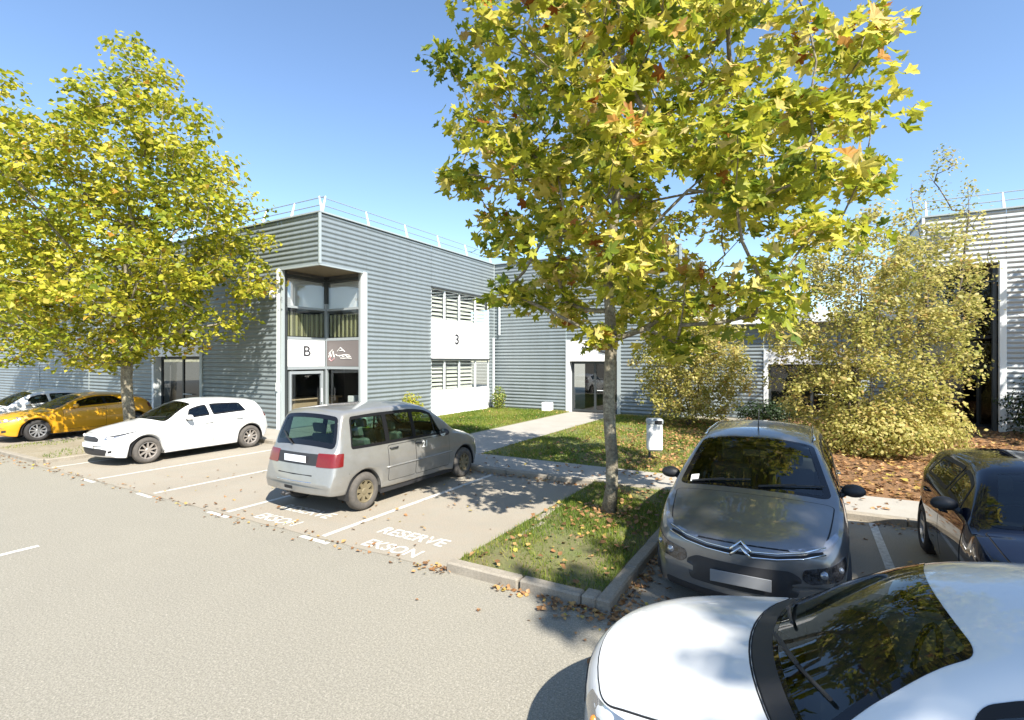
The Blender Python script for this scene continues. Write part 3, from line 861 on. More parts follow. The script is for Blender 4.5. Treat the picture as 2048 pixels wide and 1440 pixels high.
NT = 20                                   # samples per quarter of the half section
class CarSurface:
    def __init__(s, sp):
        s.sp = sp
        s.L, s.W = sp['L'], sp['W']
        L = s.L
        t, l = list(sp['top']), list(sp['low'])
        a, b = (t[0][1] + l[0][1]) / 2, (t[-1][1] + l[-1][1]) / 2
        sp['top'] = [(0, a + .01), (.006, t[0][1])] + t[1:-1] + [(L - .006, t[-1][1]), (L, b + .01)]
        sp['low'] = [(0, a - .01), (.006, l[0][1])] + l[1:-1] + [(L - .006, l[-1][1]), (L, b - .01)]
    def section(s, x):
        """rows of (y, z) for stations x: shape (n, 4*NT+1, 2)"""
        sp = s.sp
        x = np.atleast_1d(np.asarray(x, float))
        zt = pchip(sp['top'], x)
        zl = pchip(sp['low'], x)
        ym = pchip(sp['wide'], x)
        for xw in sp['wheels']:
            a = sp['arch'] ** 2 - (x + pchip(sp['bow'], x) - xw) ** 2      # the flanks are swept back by the bow
            zl = np.maximum(zl, np.where(a > 0, sp['tyre'] + np.sqrt(np.maximum(a, 0)), 0))
        zb = pchip(sp['belt'], x)
        zb = np.minimum(zb, zl + (zt - zl) * 0.86)
        crown = pchip(sp['crown'], x)
        zr = np.maximum(zt - crown, zb + 0.012)
        zm = np.minimum(np.maximum(pchip(sp['mid'], x), zl + 0.05), zl + (zb - zl) * 0.75)
        yb = ym - sp.get('shoulder', 0.045)
        yr = np.maximum(yb - np.maximum(0.05, sp['tumble'] * (zr - zb)), 0.02)
        yl = ym - sp.get('tuck', 0.05)
        u = np.linspace(0, 1, NT + 1)
        one = np.ones_like(u)
        P = []
        a = yr[:, None] * u
        b = zt[:, None] - (zt - zr)[:, None] * u ** 2.3
        P.append((a, b))
        bulge = 0.10 * (zr - zb)[:, None] * (u * (1 - u))
        P.append((yr[:, None] + (yb - yr)[:, None] * u + bulge, zr[:, None] + (zb - zr)[:, None] * u))
        P.append((yb[:, None] + (ym - yb)[:, None] * np.sin(u * np.pi / 2), zb[:, None] + (zm - zb)[:, None] * u))
        P.append((ym[:, None] - (ym - yl)[:, None] * u ** 2, zm[:, None] + (zl - zm)[:, None] * u))
        Y = np.concatenate([P[0][0]] + [p[0][:, 1:] for p in P[1:]], 1)
        Z = np.concatenate([P[0][1]] + [p[1][:, 1:] for p in P[1:]], 1)
        for _ in range(sp.get('round', 6)):
            Y[:, 1:-1] = 0.25 * Y[:, :-2] + 0.5 * Y[:, 1:-1] + 0.25 * Y[:, 2:]
            Z[:, 1:-1] = 0.25 * Z[:, :-2] + 0.5 * Z[:, 1:-1] + 0.25 * Z[:, 2:]
        return Y, Z
    def at(s, x, t):
        x = np.atleast_1d(np.asarray(x, float))
        t = np.atleast_1d(np.asarray(t, float))
        sg = np.where(t < 0, -1.0, 1.0)
        q = np.clip(np.abs(t), 0, 4) * NT
        Y, Z = s.section(x)
        i = np.clip(q.astype(int), 0, 4 * NT - 1)
        f = q - i
        r_ = np.arange(len(x))
        y = Y[r_, i] * (1 - f) + Y[r_, i + 1] * f
        z = Z[r_, i] * (1 - f) + Z[r_, i + 1] * f
        X = x + pchip(s.sp['bow'], x) * (y / s.W) ** 2
        return np.stack([X, y * sg, z], 1)
    def normal(s, x, t):
        e = 0.006
        x = np.atleast_1d(np.asarray(x, float)); t = np.atleast_1d(np.asarray(t, float))
        dx = s.at(np.minimum(x + e, s.L), t) - s.at(np.maximum(x - e, 0), t)
        tt = np.clip(t, -3.95, 3.95)
        dt = s.at(x, tt + 0.03) - s.at(x, tt - 0.03)
        n = np.cross(dx, dt)
        n /= np.maximum(np.linalg.norm(n, axis=1), 1e-9)[:, None]
        # the centre of the car is always behind the surface
        p = s.at(x, t)
        c = np.stack([np.clip(p[:, 0], 0.9, s.L - 0.9), np.zeros(len(p)), np.full(len(p), 0.7)], 1)
        flip = np.sign((n * (p - c)).sum(1))
        flip[flip == 0] = 1
        return n * flip[:, None]
    def stations(s):
        L = s.L
        xs = list(np.arange(0, L + 1e-6, 0.04))
        for a in (0.002, 0.004, 0.006, 0.009, 0.015, 0.025, 0.06, 0.1):
            xs += [a, L - a]
        g_ = np.linspace(0, L, 900)
        sw = g_ + pchip(s.sp['bow'], g_)
        for xw in s.sp['wheels']:
            xw = float(np.interp(xw, sw, g_))
            r_ = s.sp['arch']
            xs = [x for x in xs if abs(x - xw) > r_ + 0.01]
            xs += list(xw + r_ * np.cos(np.linspace(0, np.pi, 36)))
            xs += [xw - r_ - .004, xw + r_ + .004]
        return np.array(sorted(set(np.round(np.clip(xs, 0, L), 4))))

def fillet(poly, r_, n=7):
    """round the corners of a 2D polygon by at most r_"""
    out = []
    m = len(poly)
    for i in range(m):
        p0, p1, p2 = (np.array(poly[(i + k) % m], float) for k in (-1, 0, 1))
        a, b = p0 - p1, p2 - p1
        la, lb = np.linalg.norm(a), np.linalg.norm(b)
        k = min(r_, la * .45, lb * .45)
        s_, e_ = p1 + a / la * k, p1 + b / lb * k
        for t in np.linspace(0, 1, n):
            out.append((1 - t) ** 2 * s_ + 2 * t * (1 - t) * p1 + t * t * e_)
    return np.array(out)

def inside(poly, pts):
    x, y = pts[:, 0], pts[:, 1]
    r_ = np.zeros(len(pts), bool)
    n = len(poly)
    for i in range(n):
        x0, y0 = poly[i]
        x1, y1 = poly[(i + 1) % n]
        if y0 == y1:
            continue
        c = ((y0 > y) != (y1 > y)) & (x < (x1 - x0) * (y - y0) / (y1 - y0) + x0)
        r_ ^= c
    return r_

def resample(poly, h):
    out = []
    n = len(poly)
    for i in range(n):
        a, b = np.array(poly[i]), np.array(poly[(i + 1) % n])
        d = np.linalg.norm(b - a)
        if d < 1e-6:
            continue
        k = max(1, int(math.ceil(d / h)))
        for j in range(k):
            out.append(a + (b - a) * j / k)
    return np.array(out)

def offset_poly(poly, d):
    """move a polygon's outline inwards by d (outwards if negative)"""
    p = np.array(poly)
    area = 0.5 * np.sum(p[:, 0] * np.roll(p[:, 1], -1) - np.roll(p[:, 0], -1) * p[:, 1])
    t = np.roll(p, -1, 0) - np.roll(p, 1, 0)
    t /= np.maximum(np.linalg.norm(t, axis=1), 1e-9)[:, None]
    n = np.stack([-t[:, 1], t[:, 0]], 1) * (1 if area > 0 else -1)
    return p + n * d

def fill(poly, h, ring=None):
    """triangulate: returns (points2d, tris, in_ring flags)"""
    bp = resample(poly, h)
    segs = [bp]
    if ring:
        segs.append(offset_poly(bp, ring))
    lo, hi = bp.min(0), bp.max(0)
    gx_, gy_ = np.meshgrid(np.arange(lo[0] + h * .5, hi[0], h), np.arange(lo[1] + h * .5, hi[1], h))
    g = np.stack([gx_.ravel(), gy_.ravel()], 1)
    if len(g):
        g = g[inside(offset_poly(bp, h * .45), g)]
    if ring and len(g):
        d = np.min(np.linalg.norm(g[:, None] - segs[1][None], axis=2), 1)
        g = g[d > h * .4]
    pts, edges = [], []
    for sgm in segs:
        b = len(pts)
        n = len(sgm)
        pts += [Vector(p) for p in sgm]
        edges += [(b + i, b + (i + 1) % n) for i in range(n)]
    pts += [Vector(p) for p in g]
    vo, _, fo, _, _, _ = delaunay_2d_cdt(pts, edges, [], 1, 1e-6)
    P = np.array([tuple(v) for v in vo])
    F = np.array([f for f in fo if len(f) == 3], int).reshape(-1, 3)
    cen = P[F].mean(1)
    keep = inside(bp, cen)
    F, cen = F[keep], cen[keep]
    inr = ~inside(segs[1], cen) if ring else np.zeros(len(F), bool)
    return P, F, inr

def shell(name, P3, N3, F, off, mat, parent, skirt=0.010):
    """a skin lying 'off' above the body, with an edge going down to it"""
    if len(F) == 0:
        return None
    used = np.unique(F)
    remap = -np.ones(len(P3), int)
    remap[used] = np.arange(len(used))
    P3, N3, F = P3[used], N3[used], remap[F]
    v = P3 + N3 * off
    fn = np.cross(v[F[:, 1]] - v[F[:, 0]], v[F[:, 2]] - v[F[:, 0]])
    bad = (fn * N3[F[:, 0]]).sum(1) < 0
    F[bad] = F[bad][:, ::-1]
    verts, faces = list(v), [tuple(f) for f in F]
    if skirt:
        cnt = {}
        for f in F:
            for a, b in ((f[0], f[1]), (f[1], f[2]), (f[2], f[0])):
                k = (min(a, b), max(a, b))
                cnt.setdefault(k, []).append((a, b))
        low = {}
        for k, es in cnt.items():
            if len(es) == 1:
                a, b = es[0]
                for q in (a, b):
                    if q not in low:
                        low[q] = len(verts)
                        verts.append(P3[q] + N3[q] * (off - skirt))
                a2 = len(verts); verts.append(v[a]); b2 = len(verts); verts.append(v[b])
                faces.append((b2, a2, low[a], low[b]))
    o = mesh(name, verts, faces, mat, parent, smooth=True)
    return o

TS = 0.38                                  # metres per unit of t, used to keep triangles even
class Car:
    def __init__(c, sp):
        c.sp = sp
        c.S = CarSurface(sp)
        c.root = setp(empty('parked_car', sp['loc'], sp['rot']), sp['label'], 'car', sp.get('group'))
        S = c.S
        xs = S.stations()
        Y, Z = S.section(xs)
        c.paint = sp['paint']
        tt = np.arange(4 * NT + 1) / NT
        X = xs[:, None] + pchip(sp['bow'], xs)[:, None] * (Y / S.W) ** 2
        n, m = X.shape
        half = np.stack([X, Y, Z], -1)
        c.holes = []
        for w in sp['windows']:
            poly = np.array(w['poly'], float)
            for sg in ((1, -1) if w.get('both', True) else (1,)):
                c.holes.append((w, fillet(poly * [1, sg * TS], w.get('r', 0.06)), sg))
        # full section from one sill over the roof to the other
        full = np.concatenate([half[:, ::-1] * [1, -1, 1], half[:, 1:]], 1)
        tf = np.concatenate([-tt[::-1], tt[1:]])
        # the belly closes the section, and near the ends it rises to form the lower bumpers
        kb = np.cos(np.linspace(0, math.pi, 16))[1:-1]
        yl, zl = Y[:, -1], Z[:, -1]
        yb_ = yl[:, None] * kb
        belly = np.stack([xs[:, None] + pchip(sp['bow'], xs)[:, None] * (yb_ / S.W) ** 2, yb_, np.repeat(zl[:, None], len(kb), 1)], -1)
        full = np.concatenate([full, belly], 1)
        tf = np.concatenate([tf, np.full(len(kb) + 1, 99.0)])
        mm = full.shape[1]
        verts = full.reshape(-1, 3)
        j0 = np.arange(mm)[None, :]
        j1 = (j0 + 1) % mm
        i = np.arange(n - 1)[:, None] * mm
        F = np.stack([i + j0, i + j1, i + mm + j1, i + mm + j0], -1).reshape(-1, 4)
        c.bvh = BVHTree.FromPolygons([Vector(v) for v in verts], [tuple(f) for f in F])
        xc = (xs[:-1] + xs[1:]) / 2
        tc = np.where(tf[1:] > 50, 99.0, (tf[:-1] + tf[1:]) / 2)
        XC, TC = np.meshgrid(xc, tc, indexing='ij')
        cen = np.stack([XC.ravel(), TC.ravel() * TS], 1)
        keep = np.ones(len(F), bool)
        for w, poly, sg in c.holes:
            keep &= ~inside(offset_poly(resample(poly, .03), 0.016), cen)
        faces = [tuple(f) for f in F[keep]]
        faces.append(tuple(range(mm))[::-1])
        faces.append(tuple(range((n - 1) * mm, n * mm)))
        c.body = mesh('body', verts, faces, sp['paint'], c.root, smooth=True)
        c.chassis()
        for w, poly, sg in c.holes:
            c.window(w, poly)
        for d in sp.get('doors', []):
            for sg in (1, -1):
                c.panel('door', np.array(d['poly'], float) * [1, sg], d.get('handle'), sg)
        for pn in sp.get('panels', []):
            c.panel(pn['name'], np.array(pn['poly'], float), None, 1, pn.get('mat'))
        for ft in sp.get('features', []):
            c.feature(**ft)
        c.wheels()
        c.mirrors()
    def ev(c, P2):
        x, t = P2[:, 0], P2[:, 1] / TS
        return c.S.at(x, t), c.S.normal(x, t)
    def window(c, w, poly):
        ring = w.get('ring', 0.035)
        P2, F, inr = fill(poly, 0.07, ring)
        P3, N3 = c.ev(P2)
        g = shell(w['name'], P3, N3, F[~inr], 0.002, w.get('glass', M['car_glass']), c.root, 0)
        shell('window_seal', P3, N3, F[inr], 0.0035, w.get('seal', M['rubber']), g, 0.02)
        for q in w.get('pillars', []):
            pp = np.array([(q[0], w['tlo']), (q[1], w['tlo']), (q[1] + q[2], w['thi']), (q[0] + q[2], w['thi'])], float) * [1, math.copysign(TS, poly[:, 1].mean())]
            P2, F, _ = fill(pp, 0.08)
            P3, N3 = c.ev(P2)
            shell('window_pillar', P3, N3, F, 0.004, M['rubber'], g, 0.02)
    def panel(c, name, poly, handle, sg, mat=None):
        poly = fillet(poly * [1, TS], 0.05)
        big = offset_poly(resample(poly, 0.05), -0.009)
        P2, F, _ = fill(big, 0.05)
        P3, N3 = c.ev(P2)
        P2b, Fb, _ = fill(poly, 0.05)
        P3b, N3b = c.ev(P2b)
        o = shell(name, P3b, N3b, Fb, 0.0045, mat or c.paint, c.root, 0.004)
        shell('panel_gap', P3, N3, F, 0.0012, M['gap'], o, 0.004)
        if handle:
            p = c.S.at(handle[0], sg * handle[1])[0]
            nn = c.S.normal(handle[0], sg * handle[1])[0]
            q = Vector(p) + Vector(nn) * 0.03
            b = MB().tube([q + Vector((-.10, -sg * .03, 0)), q + Vector((-.085, 0, 0)), q + Vector((.085, 0, 0)), q + Vector((.10, -sg * .03, 0))], 0.014, 6)
            b.build('handle', c.sp.get('handle_mat', c.paint), o, smooth=True)
    def feature(c, name, pts, d, mat, both=False, off=0.004, r=0.03, sub=None, h=0.05, parent=None, skirt=0.012):
        """pts: rough 3D outline; it is laid on the body along direction d"""
        for sg in ((1, -1) if both else (1,)):
            P = np.array(pts, float) * [1, sg, 1]
            D = Vector((d[0], d[1] * sg, d[2])).normalized()
            ax = Vector((0, 0, 1)).cross(D)
            if ax.length < .2:
                ax = Vector((0, 1, 0))
            ax.normalize()
            bx = D.cross(ax)
            A = np.array([tuple(ax), tuple(bx)])
            poly = fillet(P @ A.T, r)
            hh = min(h, max(0.012, min(np.ptp(poly[:, 0]), np.ptp(poly[:, 1])) / 2.5))
            P2, F, _ = fill(poly, hh)
            P3, N3 = [], []
            depth = float(np.mean(P @ np.array(tuple(D))))
            for p in P2:
                q = Vector(A.T @ p)
                hit, n_, _, _ = c.bvh.ray_cast(q + D * (depth - 1.5), D)
                if hit is None:
                    hit, n_, _, _ = c.bvh.find_nearest(q + D * depth)
                if n_.dot(D) > 0:
                    n_ = -n_
                P3.append(tuple(hit)); N3.append(tuple(n_))
            P3, N3 = np.array(P3), np.array(N3)
            o = shell(name, P3, N3, F, off, mat, parent or c.root, skirt)
            if sub and o:
                for (nm, pp, rad, mt) in sub:
                    hit, n_, _, _ = c.bvh.find_nearest(Vector((pp[0], pp[1] * sg, pp[2])))
                    MB().sphere(tuple(hit), (rad, rad, rad), 12, 8).build(nm, mt, o, smooth=True)
    def chassis(c):
        sp = c.sp
        L, W = sp['L'], sp['W']
        f, r_ = sp['wheels']
        ch = MB()
        y0 = W - 0.27
        ch.box((0.48, -y0, sp.get('under', .2)), (L - 0.45, y0, 0.44))
        ch.box((f + sp['arch'] + .02, -W + .07, 0.19), (r_ - sp['arch'] - .02, -y0 - .001, 0.40)).box((f + sp['arch'] + .02, y0 + .001, 0.19), (r_ - sp['arch'] - .02, W - .07, 0.40))
        ch.build('underbody', M['black_plastic'], c.root)
        for xw in (f, r_):
            for sg in (1, -1):
                v, fc = [], []
                n = 24
                a = sp['arch'] + 0.0
                for k in range(n + 1):
                    th = math.pi * (k / n * 1.16 - 0.08)
                    for y in (W - 0.035, W - 0.30):
                        v.append((xw + a * math.cos(th), sg * y, sp['tyre'] + a * math.sin(th)))
                for k in range(n):
                    fc.append((2 * k, 2 * k + 1, 2 * k + 3, 2 * k + 2))
                fc.append(tuple(range(1, 2 * n + 2, 2)))
                mesh('wheel_arch', v, fc, M['black_plastic'], c.root)
        cab = sp['cabin']
        x0, x1, zf = cab['x0'], cab['x1'], 0.44
        wi = W - 0.16
        b = MB().bbox((x0, -wi, zf + .002), (x0 + .42, wi, cab['dash']), .06)
        b.build('dashboard', M['cabin'], c.root)
        seat = cab.get('seat_mat', M['seat_cloth'])
        for (sx, n) in cab['seats']:
            for k in range(n):
                wd = 0.50 if n == 2 else 0.44
                yc = (k - (n - 1) / 2) * (0.72 if n == 2 else 0.47)
                st = MB()
                st.bbox((-.05, -wd / 2, 0.45), (.50, wd / 2, 0.62), .05)
                st.bbox((.40, -wd / 2, 0.60), (.54, wd / 2, cab['back']), .05)
                st.bbox((.44, -.13, cab['back'] + .03), (.54, .13, cab['back'] + .20), .04)
                st.v = [(v[0] + max(0, v[2] - .6) * .28 + sx, v[1] + yc, v[2]) for v in st.v]
                st.build('seat', seat, c.root)
        st = MB()
        ring = [(x0 + .55 + .05 * math.sin(a), -0.36 * cab.get('wheel_side', -1) * 1 + .18 * math.cos(a), cab['dash'] - .05 + .17 * math.sin(a)) for a in np.linspace(0, 2 * math.pi, 18)]
        st.tube(ring, 0.016, 6, cap=False)
        st.build('steering_wheel', M['black_plastic'], c.root)
    def wheels(c):
        sp = c.sp
        r_, W = sp['tyre'], sp['W']
        rr = r_ * sp.get('rim_ratio', 0.66)
        w = sp.get('tyre_w', 0.205)
        tb = MB().lathe([(rr - .005, -w / 2 + .02), (rr + .01, -w / 2), (r_ - .05, -w / 2 - .004), (r_ - .015, -w / 2 + .02), (r_, -w / 2 + .05), (r_, w / 2 - .05), (r_ - .015, w / 2 - .02), (r_ - .05, w / 2 + .004), (rr + .01, w / 2), (rr - .005, w / 2 - .02)], 'y', 36)
        rb_ = MB().lathe([(rr + .004, w / 2 - .018), (rr - .012, w / 2 - .012), (rr - .022, w / 2 - .03), (rr - .03, -w / 2 + .02)], 'y', 36)
        ns = sp.get('spokes', 5)
        for k in range(ns):
            a = 2 * math.pi * (k + .25) / ns
            ca, sa = math.cos(a), math.sin(a)
            tw = sp.get('spoke_w', 0.045)
            def P(rad, t, y):
                return (rad * ca - t * sa, y, rad * sa + t * ca)
            yo = w / 2 - .022
            v = [P(.04, -tw * .7, yo - .012), P(.04, tw * .7, yo - .012), P(rr - .012, tw * .5, yo), P(rr - .012, -tw * .5, yo),
                 P(.04, -tw * .7, yo - .05), P(.04, tw * .7, yo - .05), P(rr - .012, tw * .5, yo - .035), P(rr - .012, -tw * .5, yo - .035)]
            rb_.add(v, [(0, 1, 2, 3), (4, 7, 6, 5), (0, 4, 5, 1), (1, 5, 6, 2), (2, 6, 7, 3), (3, 7, 4, 0)])
        rb_.lathe([(0.0, w / 2 - .022), (.045, w / 2 - .024), (.055, w / 2 - .034), (.06, w / 2 - .07)], 'y', 18)
        bk = MB().lathe([(rr - .02, -.01), (.03, -.012), (0, -.012)], 'y', 24)
        me_t = me_r = me_b = None
        for xw in sp['wheels']:
            for sg in (1, -1):
                if me_t is None:
                    o = tb.build('wheel', sp.get('tyre_mat', M['tyre']), c.root, smooth=True)
                    ri = rb_.build('rim', sp.get('rim_mat', M['rim']), o)
                    br = bk.build('brake_disc', M['gap'] if not sp.get('steel') else sp['rim_mat'], o)
                    me_t, me_r, me_b = o.data, ri.data, br.data
                else:
                    o = link_mesh('wheel', me_t, c.root)
                    link_mesh('rim', me_r, o)
                    link_mesh('brake_disc', me_b, o)
                o.location = (xw, sg * (W - w / 2 - .02), r_)
                o.rotation_euler = (0, 0, 0 if sg > 0 else math.pi)
    def mirrors(c):
        sp = c.sp
        if 'mirror' not in sp:
            return
        mx, mt, mm = sp['mirror']
        for sg in (1, -1):
            p = c.S.at(mx, sg * mt)[0]
            q = Vector(p) + Vector((0.02, sg * 0.11, 0.06))
            b = MB().sphere((0, 0, 0), (.085, .115, .075), 16, 10)
            b.v = [(min(v[0], .045) + q.x, v[1] + q.y, v[2] * (1.0 if v[2] > 0 else .85) + q.z) for v in b.v]
            o = b.build('wing_mirror', mm, c.root, smooth=True)
            MB().tube([Vector(p) + Vector((0, -sg * .02, 0)), q + Vector((.0, -sg * .07, -.03))], [.035, .028], 8).build('mirror_arm', M['black_plastic'], o)
            MB().lathe([(0, .047), (.07, .047)], 'x', 16, (q.x, q.y, q.z)).build('mirror_glass', M['chrome'], o)
    def plate(c, x, z, rear=False, w=.52, hgt=.11, y=0, mat=None):
        sgn = 1 if rear else -1
        hit, n_, _, _ = c.bvh.ray_cast(Vector((c.sp['L'] + 1 if rear else -1, y + .0137, z)), Vector((-sgn, 0, 0)))
        if hit is None:
            hit = c.bvh.find_nearest(Vector((c.sp['L'] if rear else 0, y, z)))[0]
        xx = hit.x + sgn * .025
        o = MB().bbox((xx - .006, y - w / 2, z - hgt / 2), (xx + .006, y + w / 2, z + hgt / 2), .004).build('number_plate', mat or M['plate'], c.root)
        return o
    def wiper(c, x0, t0, x1, t1, parent_name='wiper'):
        xs, ts = np.linspace(x0, x1, 8), np.linspace(t0, t1, 8)
        P, N = c.S.at(xs, ts), c.S.normal(xs, ts)
        b = MB().tube([Vector(p) + Vector(n) * .022 for p, n in zip(P, N)], .009, 5)
        b.tube([Vector(P[0]) + Vector(N[0]) * .02, Vector(P[4]) + Vector(N[4]) * .035], .012, 5)
        b.build(parent_name, M['black_plastic'], c.root)
    def line(c, pts, d, rad, mat, name, off=.004, parent=None):
        """a moulding that follows the body: points laid on along d"""
        out = []
        D = Vector(d).normalized()
        for p in pts:
            hit, n_, _, _ = c.bvh.ray_cast(Vector(p) - D * 1.5 + Vector((.0011, .0013, .0007)), D)
            if hit is None:
                hit, n_, _, _ = c.bvh.find_nearest(Vector(p))
            if n_.dot(D) > 0: n_ = -n_
            out.append(hit + n_ * off)
        return MB().tube(out, rad, 6).build(name, mat, parent or c.root, smooth=True)
    def antenna(c, x, lean=.18, length=.35):
        p = Vector(c.S.at(x, 0.0)[0])
        MB().tube([p - Vector((0, 0, .02)), p + Vector((lean, 0, length))], [.009, .004], 6).build('antenna', M['black_plastic'], c.root)

P_WHITE = paint('paint_white', (0.70, 0.70, 0.685))
P_SILVER = paint('paint_silver', (0.30, 0.295, 0.278), metal=0.5, rough=0.40, dirt=(2.2, .7, (0.24, 0.228, 0.205)))
P_GREY = paint('paint_grey', (0.165, 0.17, 0.175), metal=0.55, rough=0.32, dirt=(5, .4, (0.15, 0.14, 0.125)))
P_DARK = material('paint_dark', (0.005, 0.007, 0.016), 0.05, spec=0.4)
P_AMBER = paint('paint_amber', (0.66, 0.33, 0.012), metal=0.15, rough=0.35)
SIDE = (0, -1, 0)

def side_window(x0, x1, tlo=1.86, thi=1.16, slope0=0.0, slope1=0.0, **k):
    return dict(name='side_window', poly=[(x0, tlo), (x1, tlo), (x1 + slope1, thi), (x0 + slope0, thi)], tlo=tlo, thi=thi, **k)

def hatch_spec(**kw):
    """a compact five-door hatchback, front at x=0"""
    sp = dict(L=4.25, W=0.90, tumble=0.62, arch=0.365, tyre=0.315, wheels=(0.86, 3.48),
        top=[(0, .56), (.012, .66), (.05, .735), (.14, .79), (.4, .86), (.8, .93), (1.08, .975), (1.16, 1.0), (1.5, 1.20), (1.85, 1.365), (2.1, 1.43), (2.5, 1.465), (3.0, 1.45), (3.5, 1.40), (3.78, 1.36), (3.86, 1.31), (4.0, 1.13), (4.10, 1.0), (4.17, .93), (4.22, .78), (4.25, .6)],
        low=[(0, .40), (.02, .30), (.1, .22), (.4, .19), (1.5, .20), (3, .20), (3.9, .24), (4.15, .30), (4.22, .38), (4.25, .46)],
        wide=[(0, .70), (.06, .765), (.2, .82), (.5, .87), (1.0, .895), (2, .90), (3.4, .895), (3.9, .85), (4.12, .79), (4.25, .68)],
        belt=[(0, .66), (.4, .78), (1.0, .90), (1.4, .945), (2.5, .975), (3.4, 1.02), (3.8, 1.03), (4.25, .9)],
        mid=[(0, .52), (.5, .62), (2, .62), (3.6, .66), (4.25, .6)],
        crown=[(0, .03), (.3, .05), (1.0, .06), (1.5, .075), (2.2, .075), (3.6, .075), (3.95, .05), (4.25, .03)],
        bow=[(0, .26), (.4, .2), (1.1, .17), (1.9, .14), (2.6, 0.0), (3.4, -.05), (3.9, -.14), (4.25, -.20)],
        windows=[dict(name='windscreen', seal=M['frit'], poly=[(1.17, -.90), (1.17, .90), (1.95, .90), (1.95, -.90)], both=False, r=.07, ring=.04),
                 side_window(1.62, 2.32, slope0=.16, slope1=-.03),
                 side_window(2.42, 3.42, slope0=-.03, slope1=-.16),
                 dict(name='rear_window', seal=M['frit'], poly=[(3.88, -.84), (3.88, .84), (4.09, .84), (4.09, -.84)], both=False, r=.06, ring=.04)],
        doors=[dict(poly=[(1.32, 2.06), (2.36, 2.06), (2.36, 3.75), (1.32, 3.75)], handle=(2.22, 2.35)),
               dict(poly=[(2.385, 2.06), (3.30, 2.06), (3.12, 2.9), (3.05, 3.75), (2.385, 3.75)], handle=(3.18, 2.35))],
        panels=[dict(name='bonnet', poly=[(.10, -.93), (1.10, -.97), (1.10, .97), (.10, .93)])],
        cabin=dict(x0=1.35, x1=3.7, dash=.93, back=1.02, seats=[(1.95, 2), (2.85, 3)]),
        mirror=(1.62, 1.95, P_WHITE), paint=P_WHITE)
    sp.update(kw)
    return sp

# --- white five-door hatchback parked nose-out on the left
c = Car(hatch_spec(loc=(-14.66, 5.46, 0), rot=R(90), label='white five-door hatchback parked nose-out beside the silver people carrier',
        group='cars parked in the bays', spokes=9, spoke_w=.03, rim_mat=M['rim_brown'], tyre_mat=M['tyre_dusty'],
        features=[
            dict(name='grille', pts=[(0, -.34, .585), (0, .34, .585), (0, .36, .66), (0, .22, .70), (0, -.22, .70), (0, -.36, .66)], d=(1, 0, 0), mat=M['black_plastic'], off=.008),
            dict(name='lower_intake', pts=[(0, -.52, .27), (0, .52, .27), (0, .60, .40), (0, .38, .43), (0, -.38, .43), (0, -.60, .40)], d=(1, 0, 0), mat=M['black_plastic'], off=.006),
            dict(name='headlight', pts=[(.10, .48, .63), (.16, .66, .645), (.40, .80, .735), (.62, .84, .80), (.35, .72, .755), (.14, .52, .70)], d=(.6, -.8, 0), mat=M['lamp_clear'], both=True, r=.02, sub=[('lamp_lens', (.16, .60, .67), .035, M['lamp_white'])]),
            dict(name='headlight_brow', pts=[(.14, .52, .705), (.36, .72, .758), (.62, .84, .805), (.62, .84, .787), (.38, .75, .738), (.15, .54, .685)], d=(.6, -.8, 0), mat=M['gap'], both=True, r=.004, off=.0055),
            dict(name='tail_light', pts=[(4.02, .84, .86), (4.2, .6, .86), (4.15, .6, 1.0), (3.95, .8, 1.0)], d=(-.6, -.8, 0), mat=M['lamp_red'], both=True),
            dict(name='fog_light', pts=[(.12, .62, .33), (.12, .74, .35), (.12, .74, .40), (.12, .62, .38)], d=(.8, -.6, 0), mat=M['gap'], both=True, r=.02),
        ]))
c.wiper(1.20, -.1, 1.32, -.75); c.wiper(1.20, .62, 1.30, .05)
c.line([(.0, -.3, .715), (0, 0, .72), (0, .3, .715)], (1, 0, 0), .008, M['chrome'], 'grille_trim')
c.plate(0, .50)

